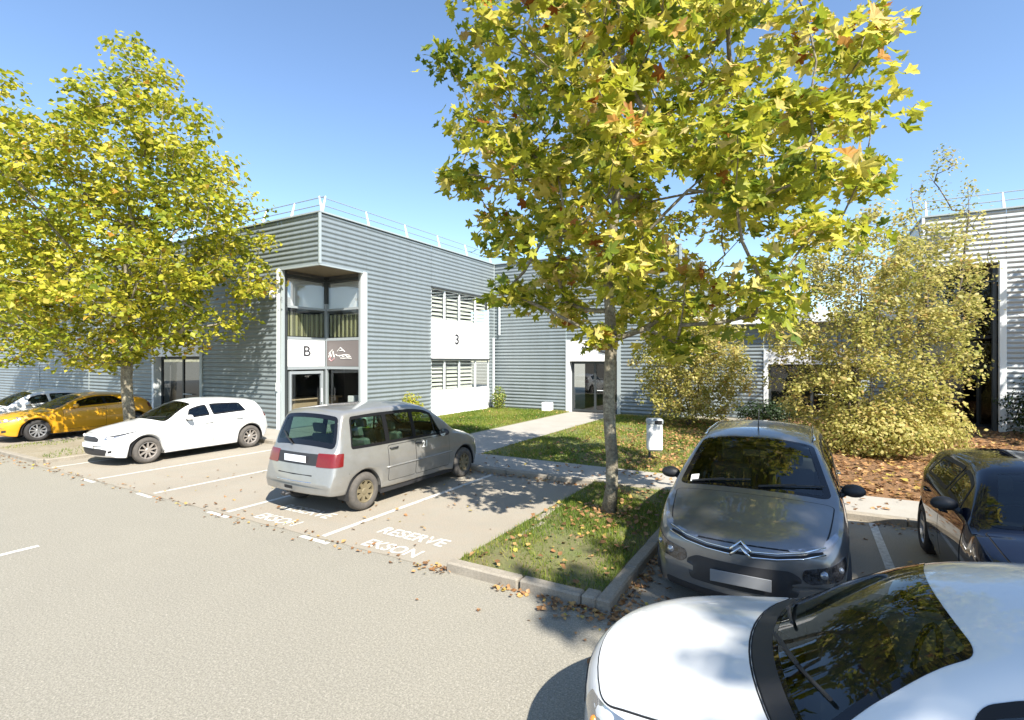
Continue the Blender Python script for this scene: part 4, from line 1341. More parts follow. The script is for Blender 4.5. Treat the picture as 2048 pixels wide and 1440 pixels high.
# --- amber three-door coupe behind it
c = Car(hatch_spec(loc=(-21.35, 5.45, 0), rot=R(90), label='amber yellow three-door coupe with silver alloys behind the left tree trunk', group='cars parked in the bays',
        L=4.30, wheels=(.90, 3.54), tyre=.325, arch=.375, spokes=10, spoke_w=.032, paint=P_AMBER,
        top=[(0, .54), (.012, .64), (.05, .71), (.14, .77), (.4, .84), (.8, .91), (1.08, .955), (1.18, .98), (1.5, 1.14), (1.95, 1.33), (2.2, 1.39), (2.5, 1.42), (3.0, 1.40), (3.5, 1.32), (3.9, 1.19), (4.1, 1.06), (4.2, .95), (4.27, .80), (4.30, .6)],
        low=[(0, .40), (.02, .30), (.1, .22), (.4, .19), (1.5, .20), (3, .20), (3.9, .24), (4.2, .30), (4.27, .38), (4.30, .46)],
        windows=[dict(name='windscreen', seal=M['frit'], poly=[(1.19, -.90), (1.19, .90), (2.0, .90), (2.0, -.90)], both=False, r=.07, ring=.04),
                 side_window(1.66, 3.28, slope0=.16, slope1=-.35, pillars=[(2.62, 2.72, -.06)], glass=M['car_glass_dark']),
                 dict(name='rear_window', seal=M['frit'], poly=[(3.62, -.84), (3.62, .84), (4.06, .84), (4.06, -.84)], both=False, r=.06, ring=.04)],
        doors=[dict(poly=[(1.36, 2.06), (2.66, 2.06), (2.66, 3.75), (1.36, 3.75)], handle=(2.50, 2.3))],
        mirror=(1.66, 1.95, P_AMBER),
        features=[
            dict(name='grille', pts=[(0, -.40, .60), (0, .40, .60), (0, .38, .655), (0, -.38, .655)], d=(1, 0, 0), mat=M['black_plastic'], off=.006),
            dict(name='lower_intake', pts=[(0, -.55, .27), (0, .55, .27), (0, .50, .42), (0, -.50, .42)], d=(1, 0, 0), mat=M['black_plastic'], off=.006),
            dict(name='headlight', pts=[(.10, .50, .62), (.2, .70, .63), (.5, .83, .72), (.66, .85, .80), (.36, .72, .765), (.14, .52, .70)], d=(.6, -.8, 0), mat=M['lamp_clear'], both=True, r=.03, sub=[('lamp_lens', (.22, .68, .68), .05, M['lamp_white'])]),
            dict(name='fog_light', pts=[(.12, .62, .32), (.16, .76, .34), (.16, .76, .41), (.12, .62, .39)], d=(.8, -.6, 0), mat=M['black_plastic'], both=True, r=.02),
            dict(name='tail_light', pts=[(4.05, .84, .82), (4.24, .6, .82), (4.2, .6, .98), (3.95, .82, .98)], d=(-.6, -.8, 0), mat=M['lamp_red'], both=True),
        ]))
c.plate(0, .49)

# --- second white car at the left edge
c = Car(hatch_spec(loc=(-23.8, 5.05, 0), rot=R(90), label='white hatchback at the far left, mostly hidden by the amber coupe', group='cars parked in the bays', spokes=7,
        features=[
            dict(name='grille', pts=[(0, -.40, .60), (0, .40, .60), (0, .36, .68), (0, -.36, .68)], d=(1, 0, 0), mat=M['black_plastic'], off=.006),
            dict(name='headlight', pts=[(.10, .50, .62), (.2, .70, .63), (.5, .83, .72), (.60, .85, .80), (.36, .72, .765), (.14, .52, .70)], d=(.6, -.8, 0), mat=M['lamp_smoked'], both=True, r=.03),
            dict(name='tail_light', pts=[(4.02, .84, .86), (4.2, .6, .86), (4.15, .6, 1.0), (3.95, .8, 1.0)], d=(-.6, -.8, 0), mat=M['lamp_red'], both=True),
        ]))
c.plate(0, .49)

# --- silver people carrier parked nose-in
VAN_L = 4.45
c = Car(dict(loc=(-7.22, 9.84, 0), rot=R(-90), label='silver people carrier parked nose-in with red tail lights and a dusty steel rear wheel', group='cars parked in the bays',
        L=VAN_L, W=0.88, tumble=0.25, under=.31, arch=0.36, tyre=0.315, wheels=(.86, 3.68), shoulder=.04, tuck=.05, rim_ratio=.60, round=3,
        top=[(0, .54), (.012, .66), (.05, .76), (.14, .83), (.4, .93), (.75, 1.03), (.92, 1.085), (1.0, 1.12), (1.4, 1.38), (1.8, 1.59), (2.05, 1.665), (2.5, 1.71), (3.3, 1.715), (3.9, 1.69), (4.02, 1.66), (4.08, 1.60), (4.18, 1.36), (4.28, 1.10), (4.34, 1.02), (4.38, .86), (4.415, .70), (4.45, .55)],
        low=[(0, .40), (.02, .30), (.1, .22), (.4, .20), (1.5, .27), (3, .28), (3.9, .33), (4.3, .35), (4.42, .365), (4.438, .38), (4.45, .44)],
        wide=[(0, .68), (.06, .75), (.2, .82), (.5, .87), (1.0, .87), (2, .88), (3.6, .88), (4.1, .86), (4.3, .84), (4.42, .81), (4.45, .78)],
        belt=[(0, .66), (.4, .84), (.9, .97), (1.3, .99), (2.5, 1.0), (3.6, 1.01), (4.0, 1.02), (4.45, 1.02)],
        mid=[(0, .52), (.5, .66), (2, .68), (3.6, .70), (4.45, .62)],
        crown=[(0, .03), (.3, .05), (1.0, .07), (1.5, .07), (2.2, .06), (3.6, .06), (4.1, .05), (4.45, .03)],
        bow=[(0, .28), (.4, .22), (1.0, .20), (1.9, .14), (2.6, 0), (3.8, -.02), (4.2, -.07), (4.45, -.10)],
        windows=[dict(name='windscreen', seal=M['frit'], poly=[(1.03, -.9), (1.03, .9), (1.88, .9), (1.88, -.9)], both=False, r=.07, ring=.04),
                 side_window(1.42, 4.00, tlo=1.96, thi=1.11, slope0=.34, slope1=-.07, r=.06, ring=.03, pillars=[(1.66, 1.70, .10), (2.36, 2.47, .02), (3.10, 3.20, .0)], glass=glass_material('van_glass', (.42, .56, .48), 1.5)),
                 dict(name='rear_window', seal=M['frit'], poly=[(4.075, -.92), (4.275, -.97), (4.275, .97), (4.075, .92)], both=False, r=.05, ring=.035, glass=glass_material('van_rear_glass', (.34, .44, .40), 1.5))],
        doors=[dict(poly=[(1.22, 2.04), (2.40, 2.04), (2.40, 3.75), (1.22, 3.75)], handle=(2.26, 2.2)),
               dict(poly=[(2.425, 2.04), (3.16, 2.04), (3.16, 3.0), (3.16, 3.75), (2.425, 3.75)], handle=(3.02, 2.2))],
        panels=[dict(name='bonnet', poly=[(.10, -.93), (.94, -.97), (.94, .97), (.10, .93)])],
        cabin=dict(x0=1.25, x1=4.0, dash=1.0, back=1.16, seats=[(1.95, 2), (2.85, 3)], seat_mat=M['seat_pale']),
        mirror=(1.50, 1.98, M['black_plastic']), paint=P_SILVER, handle_mat=M['black_plastic'], tyre_mat=M['tyre_dusty'], rim_mat=M['steel_rusty'], steel=True, spokes=8, spoke_w=.05,
        features=[
            dict(name='tail_light', pts=[(4.45, .53, .80), (4.4, .78, .80), (4.2, .88, .805), (4.2, .88, 1.01), (4.35, .78, 1.01), (4.4, .53, 1.01)], d=(-.82, -.57, 0), mat=M['lamp_red'], both=True, r=.02, off=.007, sub=None),
            dict(name='plate_recess', pts=[(4.4, -.525, .815), (4.4, .525, .815), (4.4, .525, .995), (4.4, -.525, .995)], d=(-1, 0, 0), mat=M['black_plastic'], off=.003, r=.01),
            dict(name='headlight', pts=[(.08, .45, .66), (.2, .74, .67), (.3, .80, .76), (.12, .48, .76)], d=(.7, -.7, 0), mat=M['lamp_clear'], both=True),
            dict(name='tow_cover', pts=[(4.4, -.2, .42), (4.4, .0, .42), (4.4, .0, .47), (4.4, -.2, .47)], d=(-1, 0, 0), mat=M['gap'], r=.01),
        ]))
c.plate(0, .905, rear=True)
c.line([(4.5, -.86, .67), (4.5, -.4, .66), (4.5, 0, .66), (4.5, .4, .66), (4.5, .86, .67)], (-1, 0, 0), .012, M['gap'], 'bumper_seam', off=-.004)
c.line([(4.5, -.84, .56), (4.5, -.4, .55), (4.5, 0, .55), (4.5, .4, .55), (4.5, .84, .56)], (-1, 0, 0), .012, M['chrome'], 'bumper_trim', off=-.002)
for sg in (1, -1):
    c.line([(x, sg * .9, .63) for x in np.linspace(1.3, 3.2, 14)], (0, -sg, 0), .016, P_SILVER, 'side_moulding', off=.004)
c.wiper(4.28, -.25, 4.20, -.72)
MB().tube([(4.35, -.1, .33), (4.52, -.1, .33)], .025, 8).sphere((4.54, -.1, .36), .035).build('tow_hook', M['black_plastic'], c.root, smooth=True)
for sg in (1,):
    dec = text_mesh('side_marks', "21", .17, M['sticker'], c.root, Matrix.Translation((2.2, sg * .896, .90)) @ Matrix.Rotation(R(180) if sg > 0 else 0, 4, 'Z') @ Matrix.Rotation(R(90), 4, 'X') @ Matrix.Rotation(R(0), 4, 'Y'), .002)  # pale marks on the visible flank, drawn as thin raised figures

# --- grey compact people carrier in front of the birches, nose towards the aisle
c = Car(dict(loc=(-.54, 5.16, 0), rot=R(90), label='dark grey compact people carrier facing the camera beside the grass island', group='cars parked in the bays',
        L=4.43, W=0.92, tumble=0.46, arch=0.375, tyre=0.325, wheels=(.88, 3.66), shoulder=.05,
        top=[(0, .55), (.012, .68), (.05, .77), (.12, .83), (.3, .91), (.6, 1.0), (.80, 1.06), (.88, 1.10), (1.2, 1.33), (1.5, 1.51), (1.75, 1.59), (2.1, 1.635), (2.8, 1.64), (3.4, 1.60), (3.9, 1.52), (4.02, 1.48), (4.15, 1.30), (4.28, 1.08), (4.36, .98), (4.41, .80), (4.43, .6)],
        low=[(0, .36), (.02, .26), (.1, .20), (.4, .18), (1.5, .20), (3, .20), (3.9, .25), (4.3, .30), (4.41, .38), (4.43, .46)],
        wide=[(0, .74), (.05, .80), (.15, .845), (.4, .885), (1.0, .915), (2, .92), (3.5, .915), (4.0, .88), (4.25, .82), (4.43, .74)],
        belt=[(0, .68), (.3, .82), (.8, .96), (1.3, 1.0), (2.5, 1.03), (3.4, 1.07), (3.9, 1.10), (4.43, 1.0)],
        mid=[(0, .50), (.5, .64), (2, .66), (3.6, .70), (4.43, .62)],
        crown=[(0, .03), (.2, .05), (.8, .07), (1.4, .085), (2.2, .08), (3.6, .08), (4.1, .06), (4.43, .03)],
        bow=[(0, .34), (.4, .26), (.9, .22), (1.7, .17), (2.6, 0), (3.8, -.05), (4.43, -.16)],
        windows=[dict(name='windscreen', seal=M['frit'], poly=[(.90, -.93), (.90, .93), (1.66, .93), (1.66, -.93)], both=False, r=.06, ring=.035),
                 side_window(1.10, 1.42, tlo=1.86, thi=1.25, slope0=.14, slope1=-.0),
                 side_window(1.50, 2.36, tlo=1.88, thi=1.14, slope0=.02, slope1=-.02),
                 side_window(2.46, 3.66, tlo=1.88, thi=1.16, slope0=-.02, slope1=-.18, pillars=[(3.2, 3.28, -.04)]),
                 dict(name='rear_window', seal=M['frit'], poly=[(4.03, -.86), (4.03, .86), (4.27, .86), (4.27, -.86)], both=False, r=.06, ring=.04)],
        doors=[dict(poly=[(1.30, 2.06), (2.40, 2.06), (2.40, 3.75), (1.30, 3.75)], handle=(2.26, 2.3)),
               dict(poly=[(2.425, 2.06), (3.35, 2.06), (3.22, 2.9), (3.15, 3.75), (2.425, 3.75)], handle=(3.22, 2.3))],
        panels=[dict(name='bonnet', poly=[(.06, -.90), (.82, -.97), (.82, .97), (.06, .90)])],
        cabin=dict(x0=1.05, x1=3.9, dash=.98, back=1.10, seats=[(1.8, 2), (2.7, 3)]),
        mirror=(1.34, 1.98, M['black_plastic']), paint=P_GREY, spokes=5,
        features=[
            dict(name='upper_light', pts=[(.08, .42, .775), (.2, .66, .80), (.45, .84, .87), (.45, .84, .845), (.2, .68, .765), (.08, .44, .745)], d=(.75, -.66, 0), mat=M['lamp_clear'], both=True, r=.006),
            dict(name='headlight', pts=[(.1, .50, .535), (.12, .56, .49), (.3, .80, .52), (.42, .86, .60), (.42, .86, .70), (.2, .70, .645), (.1, .52, .62)], d=(.75, -.66, 0), mat=M['lamp_smoked'], both=True, r=.03, off=.007, sub=[('lamp_lens', (.2, .66, .575), .04, M['lamp_clear']), ('lamp_lens', (.32, .78, .60), .03, M['lamp_clear'])]),
            dict(name='lower_grille', pts=[(0, -.46, .36), (0, .46, .36), (0, .50, .54), (0, .40, .60), (0, -.40, .60), (0, -.50, .54)], d=(1, 0, 0), mat=M['black_plastic'], off=.005, r=.04),
            dict(name='bumper_lip', pts=[(0, -.70, .22), (0, .70, .22), (0, .72, .30), (0, -.72, .30)], d=(1, 0, 0), mat=M['black_plastic'], off=.004, r=.03),
            dict(name='tail_light', pts=[(4.15, .84, .9), (4.35, .6, .9), (4.3, .6, 1.05), (4.05, .84, 1.05)], d=(-.6, -.8, 0), mat=M['lamp_red'], both=True),
        ]))
c.plate(0, .47, mat=M['plate_dim'])
for dz in (0, -.045):
    for sg in (1, -1):
        c.line([(0, sg * y, .735 + dz + z) for y, z in ((.68, .055), (.5, .02), (.3, 0), (.12, -.005), (.075, -.005))], (1, 0, 0), .009, M['chrome'], 'grille_bar', off=.006)
    c.line([(0, y, .735 + dz + z) for y, z in ((-.09, -.01), (-.045, .025), (0, .062), (.045, .025), (.09, -.01))], (1, 0, 0), .014, M['chrome'], 'emblem', off=.010)
c.line([(0, y, .705 + z) for y, z in ((-.66, .05), (-.5, .02), (-.3, 0), (-.1, 0), (.1, 0), (.3, 0), (.5, .02), (.66, .05))], (1, 0, 0), .016, M['gap'], 'grille_slot', off=.0)
c.wiper(.93, -.1, 1.03, -.85); c.wiper(.93, .75, 1.0, .0)
for sg in (1, -1):
    c.line([(x, sg * .60, 1.6) for x in np.linspace(1.9, 3.8, 12)], (0, 0, -1), .014, M['chrome'], 'roof_rail', off=.02)
c.antenna(2.0, .12, .25)
MB().bbox((1.50, -.13, 1.36), (1.53, .13, 1.44), .012).build('rear_view_mirror', M['black_plastic'], c.root)
p_ = c.S.at(1.0, .78)[0]
c.feature('sticker', [(.99, .55, 1.15), (.99, .64, 1.15), (1.07, .64, 1.22), (1.07, .55, 1.22)], (.6, 0, -.8), M['sticker'], off=.006, r=.004, skirt=0)

# --- dark hatchback at the right edge
c = Car(hatch_spec(loc=(2.17, 5.0, 0), rot=R(90), label='blue-black hatchback at the right edge with leaves reflected in its side', group='cars parked in the bays',
        paint=P_DARK, mirror=(1.62, 1.95, M['black_plastic']), spokes=6, rim_mat=M['rim'],
        features=[
            dict(name='grille', pts=[(0, -.40, .55), (0, .40, .55), (0, .36, .68), (0, -.36, .68)], d=(1, 0, 0), mat=M['black_plastic'], off=.006),
            dict(name='headlight', pts=[(.10, .50, .62), (.2, .70, .63), (.5, .83, .72), (.60, .85, .80), (.36, .72, .765), (.14, .52, .70)], d=(.6, -.8, 0), mat=M['lamp_smoked'], both=True, r=.03),
            dict(name='tail_light', pts=[(4.02, .84, .86), (4.2, .6, .86), (4.15, .6, 1.0), (3.95, .8, 1.0)], d=(-.6, -.8, 0), mat=M['lamp_red'], both=True),
        ]))
c.wiper(1.20, -.1, 1.32, -.75); c.wiper(1.20, .62, 1.30, .05)
c.antenna(2.6, .16, .30)
c.plate(0, .49)
c.feature('sticker', [(1.75, -.50, 1.36), (1.75, -.38, 1.37), (1.82, -.38, 1.40), (1.82, -.50, 1.39)], (.5, 0, -.86), M['sticker'], off=.006, r=.01, skirt=0)
c.feature('sticker', [(1.42, -.52, 1.12), (1.42, -.42, 1.12), (1.48, -.42, 1.17), (1.48, -.52, 1.17)], (.5, 0, -.86), M['sticker'], off=.006, r=.01, skirt=0)

# --- white car crossing the near right corner
c = Car(hatch_spec(loc=(-1.16, 3.08, 0), rot=R(0), label='white car in the near right corner with a large dark windscreen and dappled bonnet',
        L=4.30, W=0.90, tumble=0.64,
        top=[(0, .58), (.012, .69), (.05, .775), (.14, .83), (.4, .90), (.75, .96), (.93, .995), (1.0, 1.025), (1.3, 1.235), (1.56, 1.39), (1.8, 1.475), (2.2, 1.53), (2.9, 1.53), (3.5, 1.46), (3.8, 1.39), (3.88, 1.33), (4.02, 1.13), (4.12, 1.0), (4.2, .93), (4.27, .78), (4.30, .6)],
        low=[(0, .40), (.02, .30), (.1, .22), (.4, .19), (1.5, .20), (3, .20), (3.9, .24), (4.2, .30), (4.27, .38), (4.30, .46)],
        wide=[(0, .70), (.06, .765), (.2, .82), (.5, .87), (1.0, .895), (2, .90), (3.4, .895), (3.9, .85), (4.15, .79), (4.30, .68)],
        bow=[(0, .40), (.4, .32), (1.0, .25), (1.8, .20), (2.6, 0.0), (3.4, -.05), (3.9, -.14), (4.30, -.20)],
        windows=[dict(name='windscreen', seal=M['frit'], poly=[(1.0, -.92), (1.0, .92), (1.66, .86), (1.66, -.86)], both=False, r=.055, ring=.022),
                 side_window(1.40, 2.26, slope0=.16, slope1=-.03),
                 side_window(2.36, 3.42, slope0=-.03, slope1=-.16),
                 dict(name='rear_window', seal=M['frit'], poly=[(3.90, -.84), (3.90, .84), (4.10, .84), (4.10, -.84)], both=False, r=.06, ring=.04)],
        doors=[dict(poly=[(1.26, 2.06), (2.30, 2.06), (2.30, 3.75), (1.26, 3.75)], handle=(2.16, 2.35)),
               dict(poly=[(2.325, 2.06), (3.30, 2.06), (3.12, 2.9), (3.05, 3.75), (2.325, 3.75)], handle=(3.18, 2.35))],
        panels=[dict(name='bonnet', poly=[(.09, -.93), (.885, -.985), (.885, .985), (.09, .93)]), dict(name='cowl_panel', mat=M['black_plastic'], poly=[(.905, -.90), (.905, .90), (1.0, .90), (1.0, -.90)])],
        cabin=dict(x0=1.15, x1=3.7, dash=.97, back=1.02, seats=[(1.9, 2), (2.8, 3)]),
        mirror=(1.50, 1.95, M['black_plastic']), spokes=5,
        features=[
            dict(name='grille', pts=[(0, -.40, .58), (0, .40, .58), (0, .36, .70), (0, -.36, .70)], d=(1, 0, 0), mat=M['black_plastic'], off=.006),
            dict(name='headlight', pts=[(.10, .50, .66), (.2, .68, .64), (.42, .82, .70), (.62, .86, .80), (.40, .76, .80), (.14, .54, .755)], d=(.7, -.7, 0), mat=M['lamp_clear'], both=True, r=.02, sub=[('lamp_lens', (.22, .66, .70), .022, M['lamp_orange'])]),
            dict(name='tail_light', pts=[(4.05, .84, .86), (4.25, .6, .86), (4.2, .6, 1.0), (3.98, .8, 1.0)], d=(-.6, -.8, 0), mat=M['lamp_red'], both=True),
        ]))
c.wiper(1.02, -.05, 1.15, -.78); c.wiper(1.02, .62, 1.10, .02)

# ------------------------------------------------------------------ leaves, trees, shrubs, grass
def plane_leaf():
    """five-lobed leaf, base at the origin, tip at +y, slightly folded"""
    half = [(90, 1.0), (76, .78), (66, .50), (52, .72), (40, .90), (27, .62), (14, .44), (-4, .60), (-18, .66), (-45, .36)]
    pts = [(math.cos(R(a)) * r_, .42 + math.sin(R(a)) * r_ * .62) for a, r_ in half]
    out = pts + [(0.0, .12)] + [(-x, y) for x, y in pts[1:][::-1]]
    v = [(0, .40, -.05)] + [(x, y, .24 * abs(x) - .30 * (y - .4) ** 2 - .05 * math.sin(x * 7 + y * 5)) for x, y in out]
    n = len(out)
    f = [(0, 1 + i, 1 + (i + 1) % n) for i in range(n)]
    return np.array(v), np.array(f)
def oval_leaf():
    v = [(0, 0, 0), (.30, .35, .06), (.26, .7, .05), (0, 1.0, -.03), (-.26, .7, .05), (-.30, .35, .06)]
    return np.array(v), np.array([(0, 1, 5), (1, 2, 5), (2, 4, 5), (2, 3, 4)])
def simple_leaf():
    v = [(0, 0, 0), (.42, .40, .12), (.30, .62, .08), (0, 1.0, -.05), (-.30, .62, .08), (-.42, .40, .12)]
    return np.array(v), np.array([(0, 1, 2), (0, 2, 3), (0, 3, 4), (0, 4, 5)])
LEAF_BIG, LEAF_OVAL, LEAF_SIMPLE = plane_leaf(), oval_leaf(), simple_leaf()

def frames(nrm, spin):
    """rotation matrices whose third column is nrm, turned by spin about it"""
    n = nrm / np.linalg.norm(nrm, axis=1)[:, None]
    ref = np.where(np.abs(n[:, 2:3]) < .95, np.array([[0, 0, 1.0]]), np.array([[1.0, 0, 0]]))
    a = np.cross(ref, n)
    a /= np.linalg.norm(a, axis=1)[:, None]
    b = np.cross(n, a)
    c_, s_ = np.cos(spin)[:, None], np.sin(spin)[:, None]
    return np.stack([a * c_ + b * s_, -a * s_ + b * c_, n], 2)

def scatter(name, tmpl, pos, rot, size, tint, mat, parent=None):
    tv, tf = tmpl
    n, k = len(pos), len(tv)
    v = np.einsum('nij,kj->nki', rot, tv) * size[:, None, None] + pos[:, None, :]
    f = (tf[None] + (np.arange(n) * k)[:, None, None]).reshape(-1, tf.shape[1])
    return fast_mesh(name, v.reshape(-1, 3), f, mat, parent, tint=np.repeat(tint, k))

CAM = np.array([0, 0, 2.5])
def build_tree(name, label, base, clusters, trunk_r, trunk_h, leaves_per, leaf_size, mats, tmpl, singles=0, cl_rad=.6, lean=(0, 0), stems=1, group=None, category='tree', flat=.62, twig_min=.004, seed=1, bark='bark'):
    """clusters: (n,3) positions of leaf sprays relative to the base. The branches are grown towards them, then the sprays are filled with leaves."""
    rg = np.random.default_rng(seed)
    root = setp(empty(name, base), label, category, group)
    order = np.argsort(np.linalg.norm(clusters * [1, 1, .5] - [0, 0, trunk_h * .5], axis=1))
    nodes, par = [], []
    top = clusters[:, 2].max() * .93
    for s_ in range(stems):
        a = 2 * math.pi * s_ / max(stems, 1) + .5
        spread = 0.0 if stems == 1 else .30
        prev = -1
        m = max(6, int(top / .45))
        hgt = top if stems == 1 else top * (.6 + .4 * rg.random())
        for i in range(m + 1):
            z = hgt * i / m
            wob = .05 * np.sin(z * 1.3 + s_) + .03 * np.sin(z * 2.9 + 2 * s_)
            x = wob + lean[0] * (z / top) ** 1.5 + math.cos(a) * spread * (.15 + z / top * 3) * (stems > 1)
            y = .04 * np.cos(z * 1.7 + s_) + lean[1] * (z / top) ** 1.5 + math.sin(a) * spread * (.15 + z / top * 3) * (stems > 1)
            nodes.append((x, y, z)); par.append(prev)
            prev = len(nodes) - 1
    n_trunk = len(nodes)
    tips = []
    for ci in order:
        cpos = clusters[ci]
        A = np.array(nodes)
        d = np.linalg.norm(A - cpos, axis=1)
        rise = cpos[2] - A[:, 2]
        cost = d + np.where(rise < .15 * d, (.15 * d - rise) * 1.4, 0) + np.where(A[:, 2] < trunk_h * .92, 50, 0)
        j = int(np.argmin(cost))
        p0, p1 = A[j], cpos
        L = d[j]
        k = max(2, int(L / .35))
        mid = (p0 + p1) / 2 + rg.normal(0, .06 * L, 3) - [0, 0, .06 * L]
        prev = j
        for i in range(1, k + 1):
            t = i / k
            q = (1 - t) ** 2 * p0 + 2 * t * (1 - t) * mid + t * t * p1
            nodes.append(tuple(q)); par.append(prev)
            prev = len(nodes) - 1
        tips.append(prev)
    N = len(nodes)
    w = np.zeros(N)
    for t_ in tips:
        w[t_] += 1
    for i in range(N - 1, 0, -1):
        if par[i] >= 0:
            w[par[i]] += w[i]
    tot = max(max(w[i] for i in range(N) if par[i] < 0), 1)
    rad = np.maximum(trunk_r * (w / tot) ** .46, twig_min)
    A = np.array(nodes)
    for i in range(n_trunk):
        z = A[i, 2]
        rad[i] = max(rad[i], trunk_r * (1 - .55 * min(1, z / max(trunk_h, .1)) ** 1.2 * .35) if z < trunk_h else 0)
        if z < .35 and stems == 1:
            rad[i] *= 1 + .35 * (1 - z / .35) ** 2
    kids = {}
    for i, p in enumerate(par):
        kids.setdefault(p, []).append(i)
    trunk, limbs = MB(), []
    def chain(start):
        path = [start]
        while kids.get(path[-1]):
            path.append(max(kids[path[-1]], key=lambda q: w[q]))
        return path
    todo = [(r0, None, None) for r0 in kids.get(-1, [])]
    while todo:
        st, frm, limb = todo.pop()
        path = chain(st)
        big = frm is None
        pts = ([] if big else [A[frm]]) + [A[q] for q in path]
        rr = ([] if big else [min(rad[frm], rad[path[0]] * 1.15)]) + [rad[q] for q in path]
        if big:
            mb = trunk
        elif limb is None:
            mb = limb = MB()
            limbs.append(mb)
        else:
            mb = limb
        if len(pts) > 1:
            mb.tube(pts, [float(x) for x in rr], 12 if big else (6 if rr[0] > .02 else 4), cap=big)
        for q in path:
            for o in sorted(kids.get(q, []), key=lambda z: -w[z])[1:]:
                todo.append((o, q, None if big else limb))
    trunk.build('trunk', M[bark], root, smooth=True)
    for mb in limbs:
        mb.build('branch', M[bark], root, smooth=True)
    # leaves
    n = len(clusters) * leaves_per
    ci = np.repeat(np.arange(len(clusters)), leaves_per)
    u = rg.normal(0, 1, (n, 3))
    u /= np.linalg.norm(u, axis=1)[:, None]
    cr = cl_rad * rg.uniform(.65, 1.25, len(clusters))[ci]
    loc = u * (cr * rg.random(n) ** .45)[:, None] * [1, 1, flat]
    droop = -.22 * (np.hypot(loc[:, 0], loc[:, 1]) / cl_rad) ** 2 * cl_rad
    loc[:, 2] += droop
    pos = clusters[ci] + loc
    nrm = np.stack([loc[:, 0], loc[:, 1], np.abs(loc[:, 2])], 1) / cl_rad * .7 + [0, 0, .55] + rg.normal(0, .45, (n, 3))
    rot = frames(nrm, rg.uniform(0, 2 * math.pi, n))
    size = leaf_size * np.clip(rg.normal(1.0, .28, n), .4, 1.7)
    ctint = rg.normal(0, .10, len(clusters))[ci]
    tint = np.clip(rg.beta(2.0, 2.5, n) + ctint, 0, 1)
    keep = np.ones(n, bool)
    if singles:
        wp = pos + np.array(base)
        fwd = np.array([-.5, .866, 0])
        rel = wp - CAM
        dep = rel @ fwd
        rx = rel @ np.array([.866, .5, 0])
        vis = (dep > 1) & (np.abs(rx / dep) < .98) & (rel[:, 2] / dep < .69) & (rel[:, 2] / dep > -.69)
        scr = np.where(vis, size / np.maximum(dep, .1), 0)
        pick = np.argsort(-scr)[:singles]
        keep[pick] = False
        variants = []
        for k in range(4):
            me = bpy.data.meshes.new('leaf')
            tv = tmpl[0] * [1 + .08 * (k - 1.5), 1, 1 + .5 * (k % 2)]
            me.from_pydata([tuple(p) for p in tv], [], [tuple(int(q) for q in f) for f in tmpl[1]])
            me.materials.append(mats[1])
            variants.append(me)
        for q, i in enumerate(pick):
            o = link_mesh('leaf', variants[q % 4], root)
            o.matrix_basis = Matrix.Translation(pos[i]) @ Matrix([list(r_) for r_ in rot[i]]).to_4x4() @ Matrix.Scale(float(size[i]), 4)
    fol = scatter('foliage', tmpl, pos[keep], rot[keep], size[keep], tint[keep], mats[0], root)
    setp(fol, kind='stuff')
    return root

# silhouettes are given as radius to the left and right (seen from the parking aisle) at each height
AX = np.array([.866, .5, 0])               # sideways direction of the view across the lot
AD = np.array([-.5, .866, 0])              # depth direction
def crown_points(n, prof, depth, rg, lim=None, minr=.0, gap=.55):
    """prof: [(z, left, right)]"""
    P = np.array(prof, float)
    out, tries = [], 0
    while len(out) < n and tries < n * 200:
        tries += 1
        z = rg.uniform(P[0, 0], P[-1, 0])
        l, r_ = np.interp(z, P[:, 0], P[:, 1]), np.interp(z, P[:, 0], P[:, 2])
        if rg.random() > ((l + r_) / (P[:, 1] + P[:, 2]).max()) ** 1.1:
            continue
        hw, cx = (l + r_) / 2, (r_ - l) / 2
        a = rg.uniform(0, 2 * math.pi)
        q = rg.random() ** .40
        d = min(depth, hw)
        p = AX * (cx + hw * q * math.cos(a)) + AD * (d * q * math.sin(a)) + np.array([0, 0, z])
        if lim is not None and not lim(p):
            continue
        if out and np.min(np.linalg.norm(np.array(out) - p, axis=1)) < gap * (1 - .5 * tries / (n * 200)):
            continue
        out.append(p)
    return np.array(out)

rg = np.random.default_rng(11)
main_prof = [(2.6, .6, 1.2), (3.0, 1.4, 2.3), (3.4, 1.75, 2.9), (4.0, 1.8, 3.4), (4.5, 2.0, 3.8), (5.0, 2.45, 3.95), (5.8, 2.0, 3.9), (6.5, 2.65, 3.65), (7.3, 2.5, 3.35), (8.1, 2.2, 3.0), (9.3, 1.7, 2.6), (10.5, 1.0, 1.6), (11.4, .3, .6)]
cl = crown_points(225, main_prof, 3.1, rg, gap=.58)
build_tree('plane_tree', 'young plane tree with yellowing leaves on the grass island beside the grey people carrier', (-2.69, 7.63, .10), cl, .092, 2.55, 84, .130,
           (M['leaf'], M['leaf_single']), LEAF_BIG, singles=300, cl_rad=.52, lean=(.35, .0), group='trees along the parking row', seed=3)

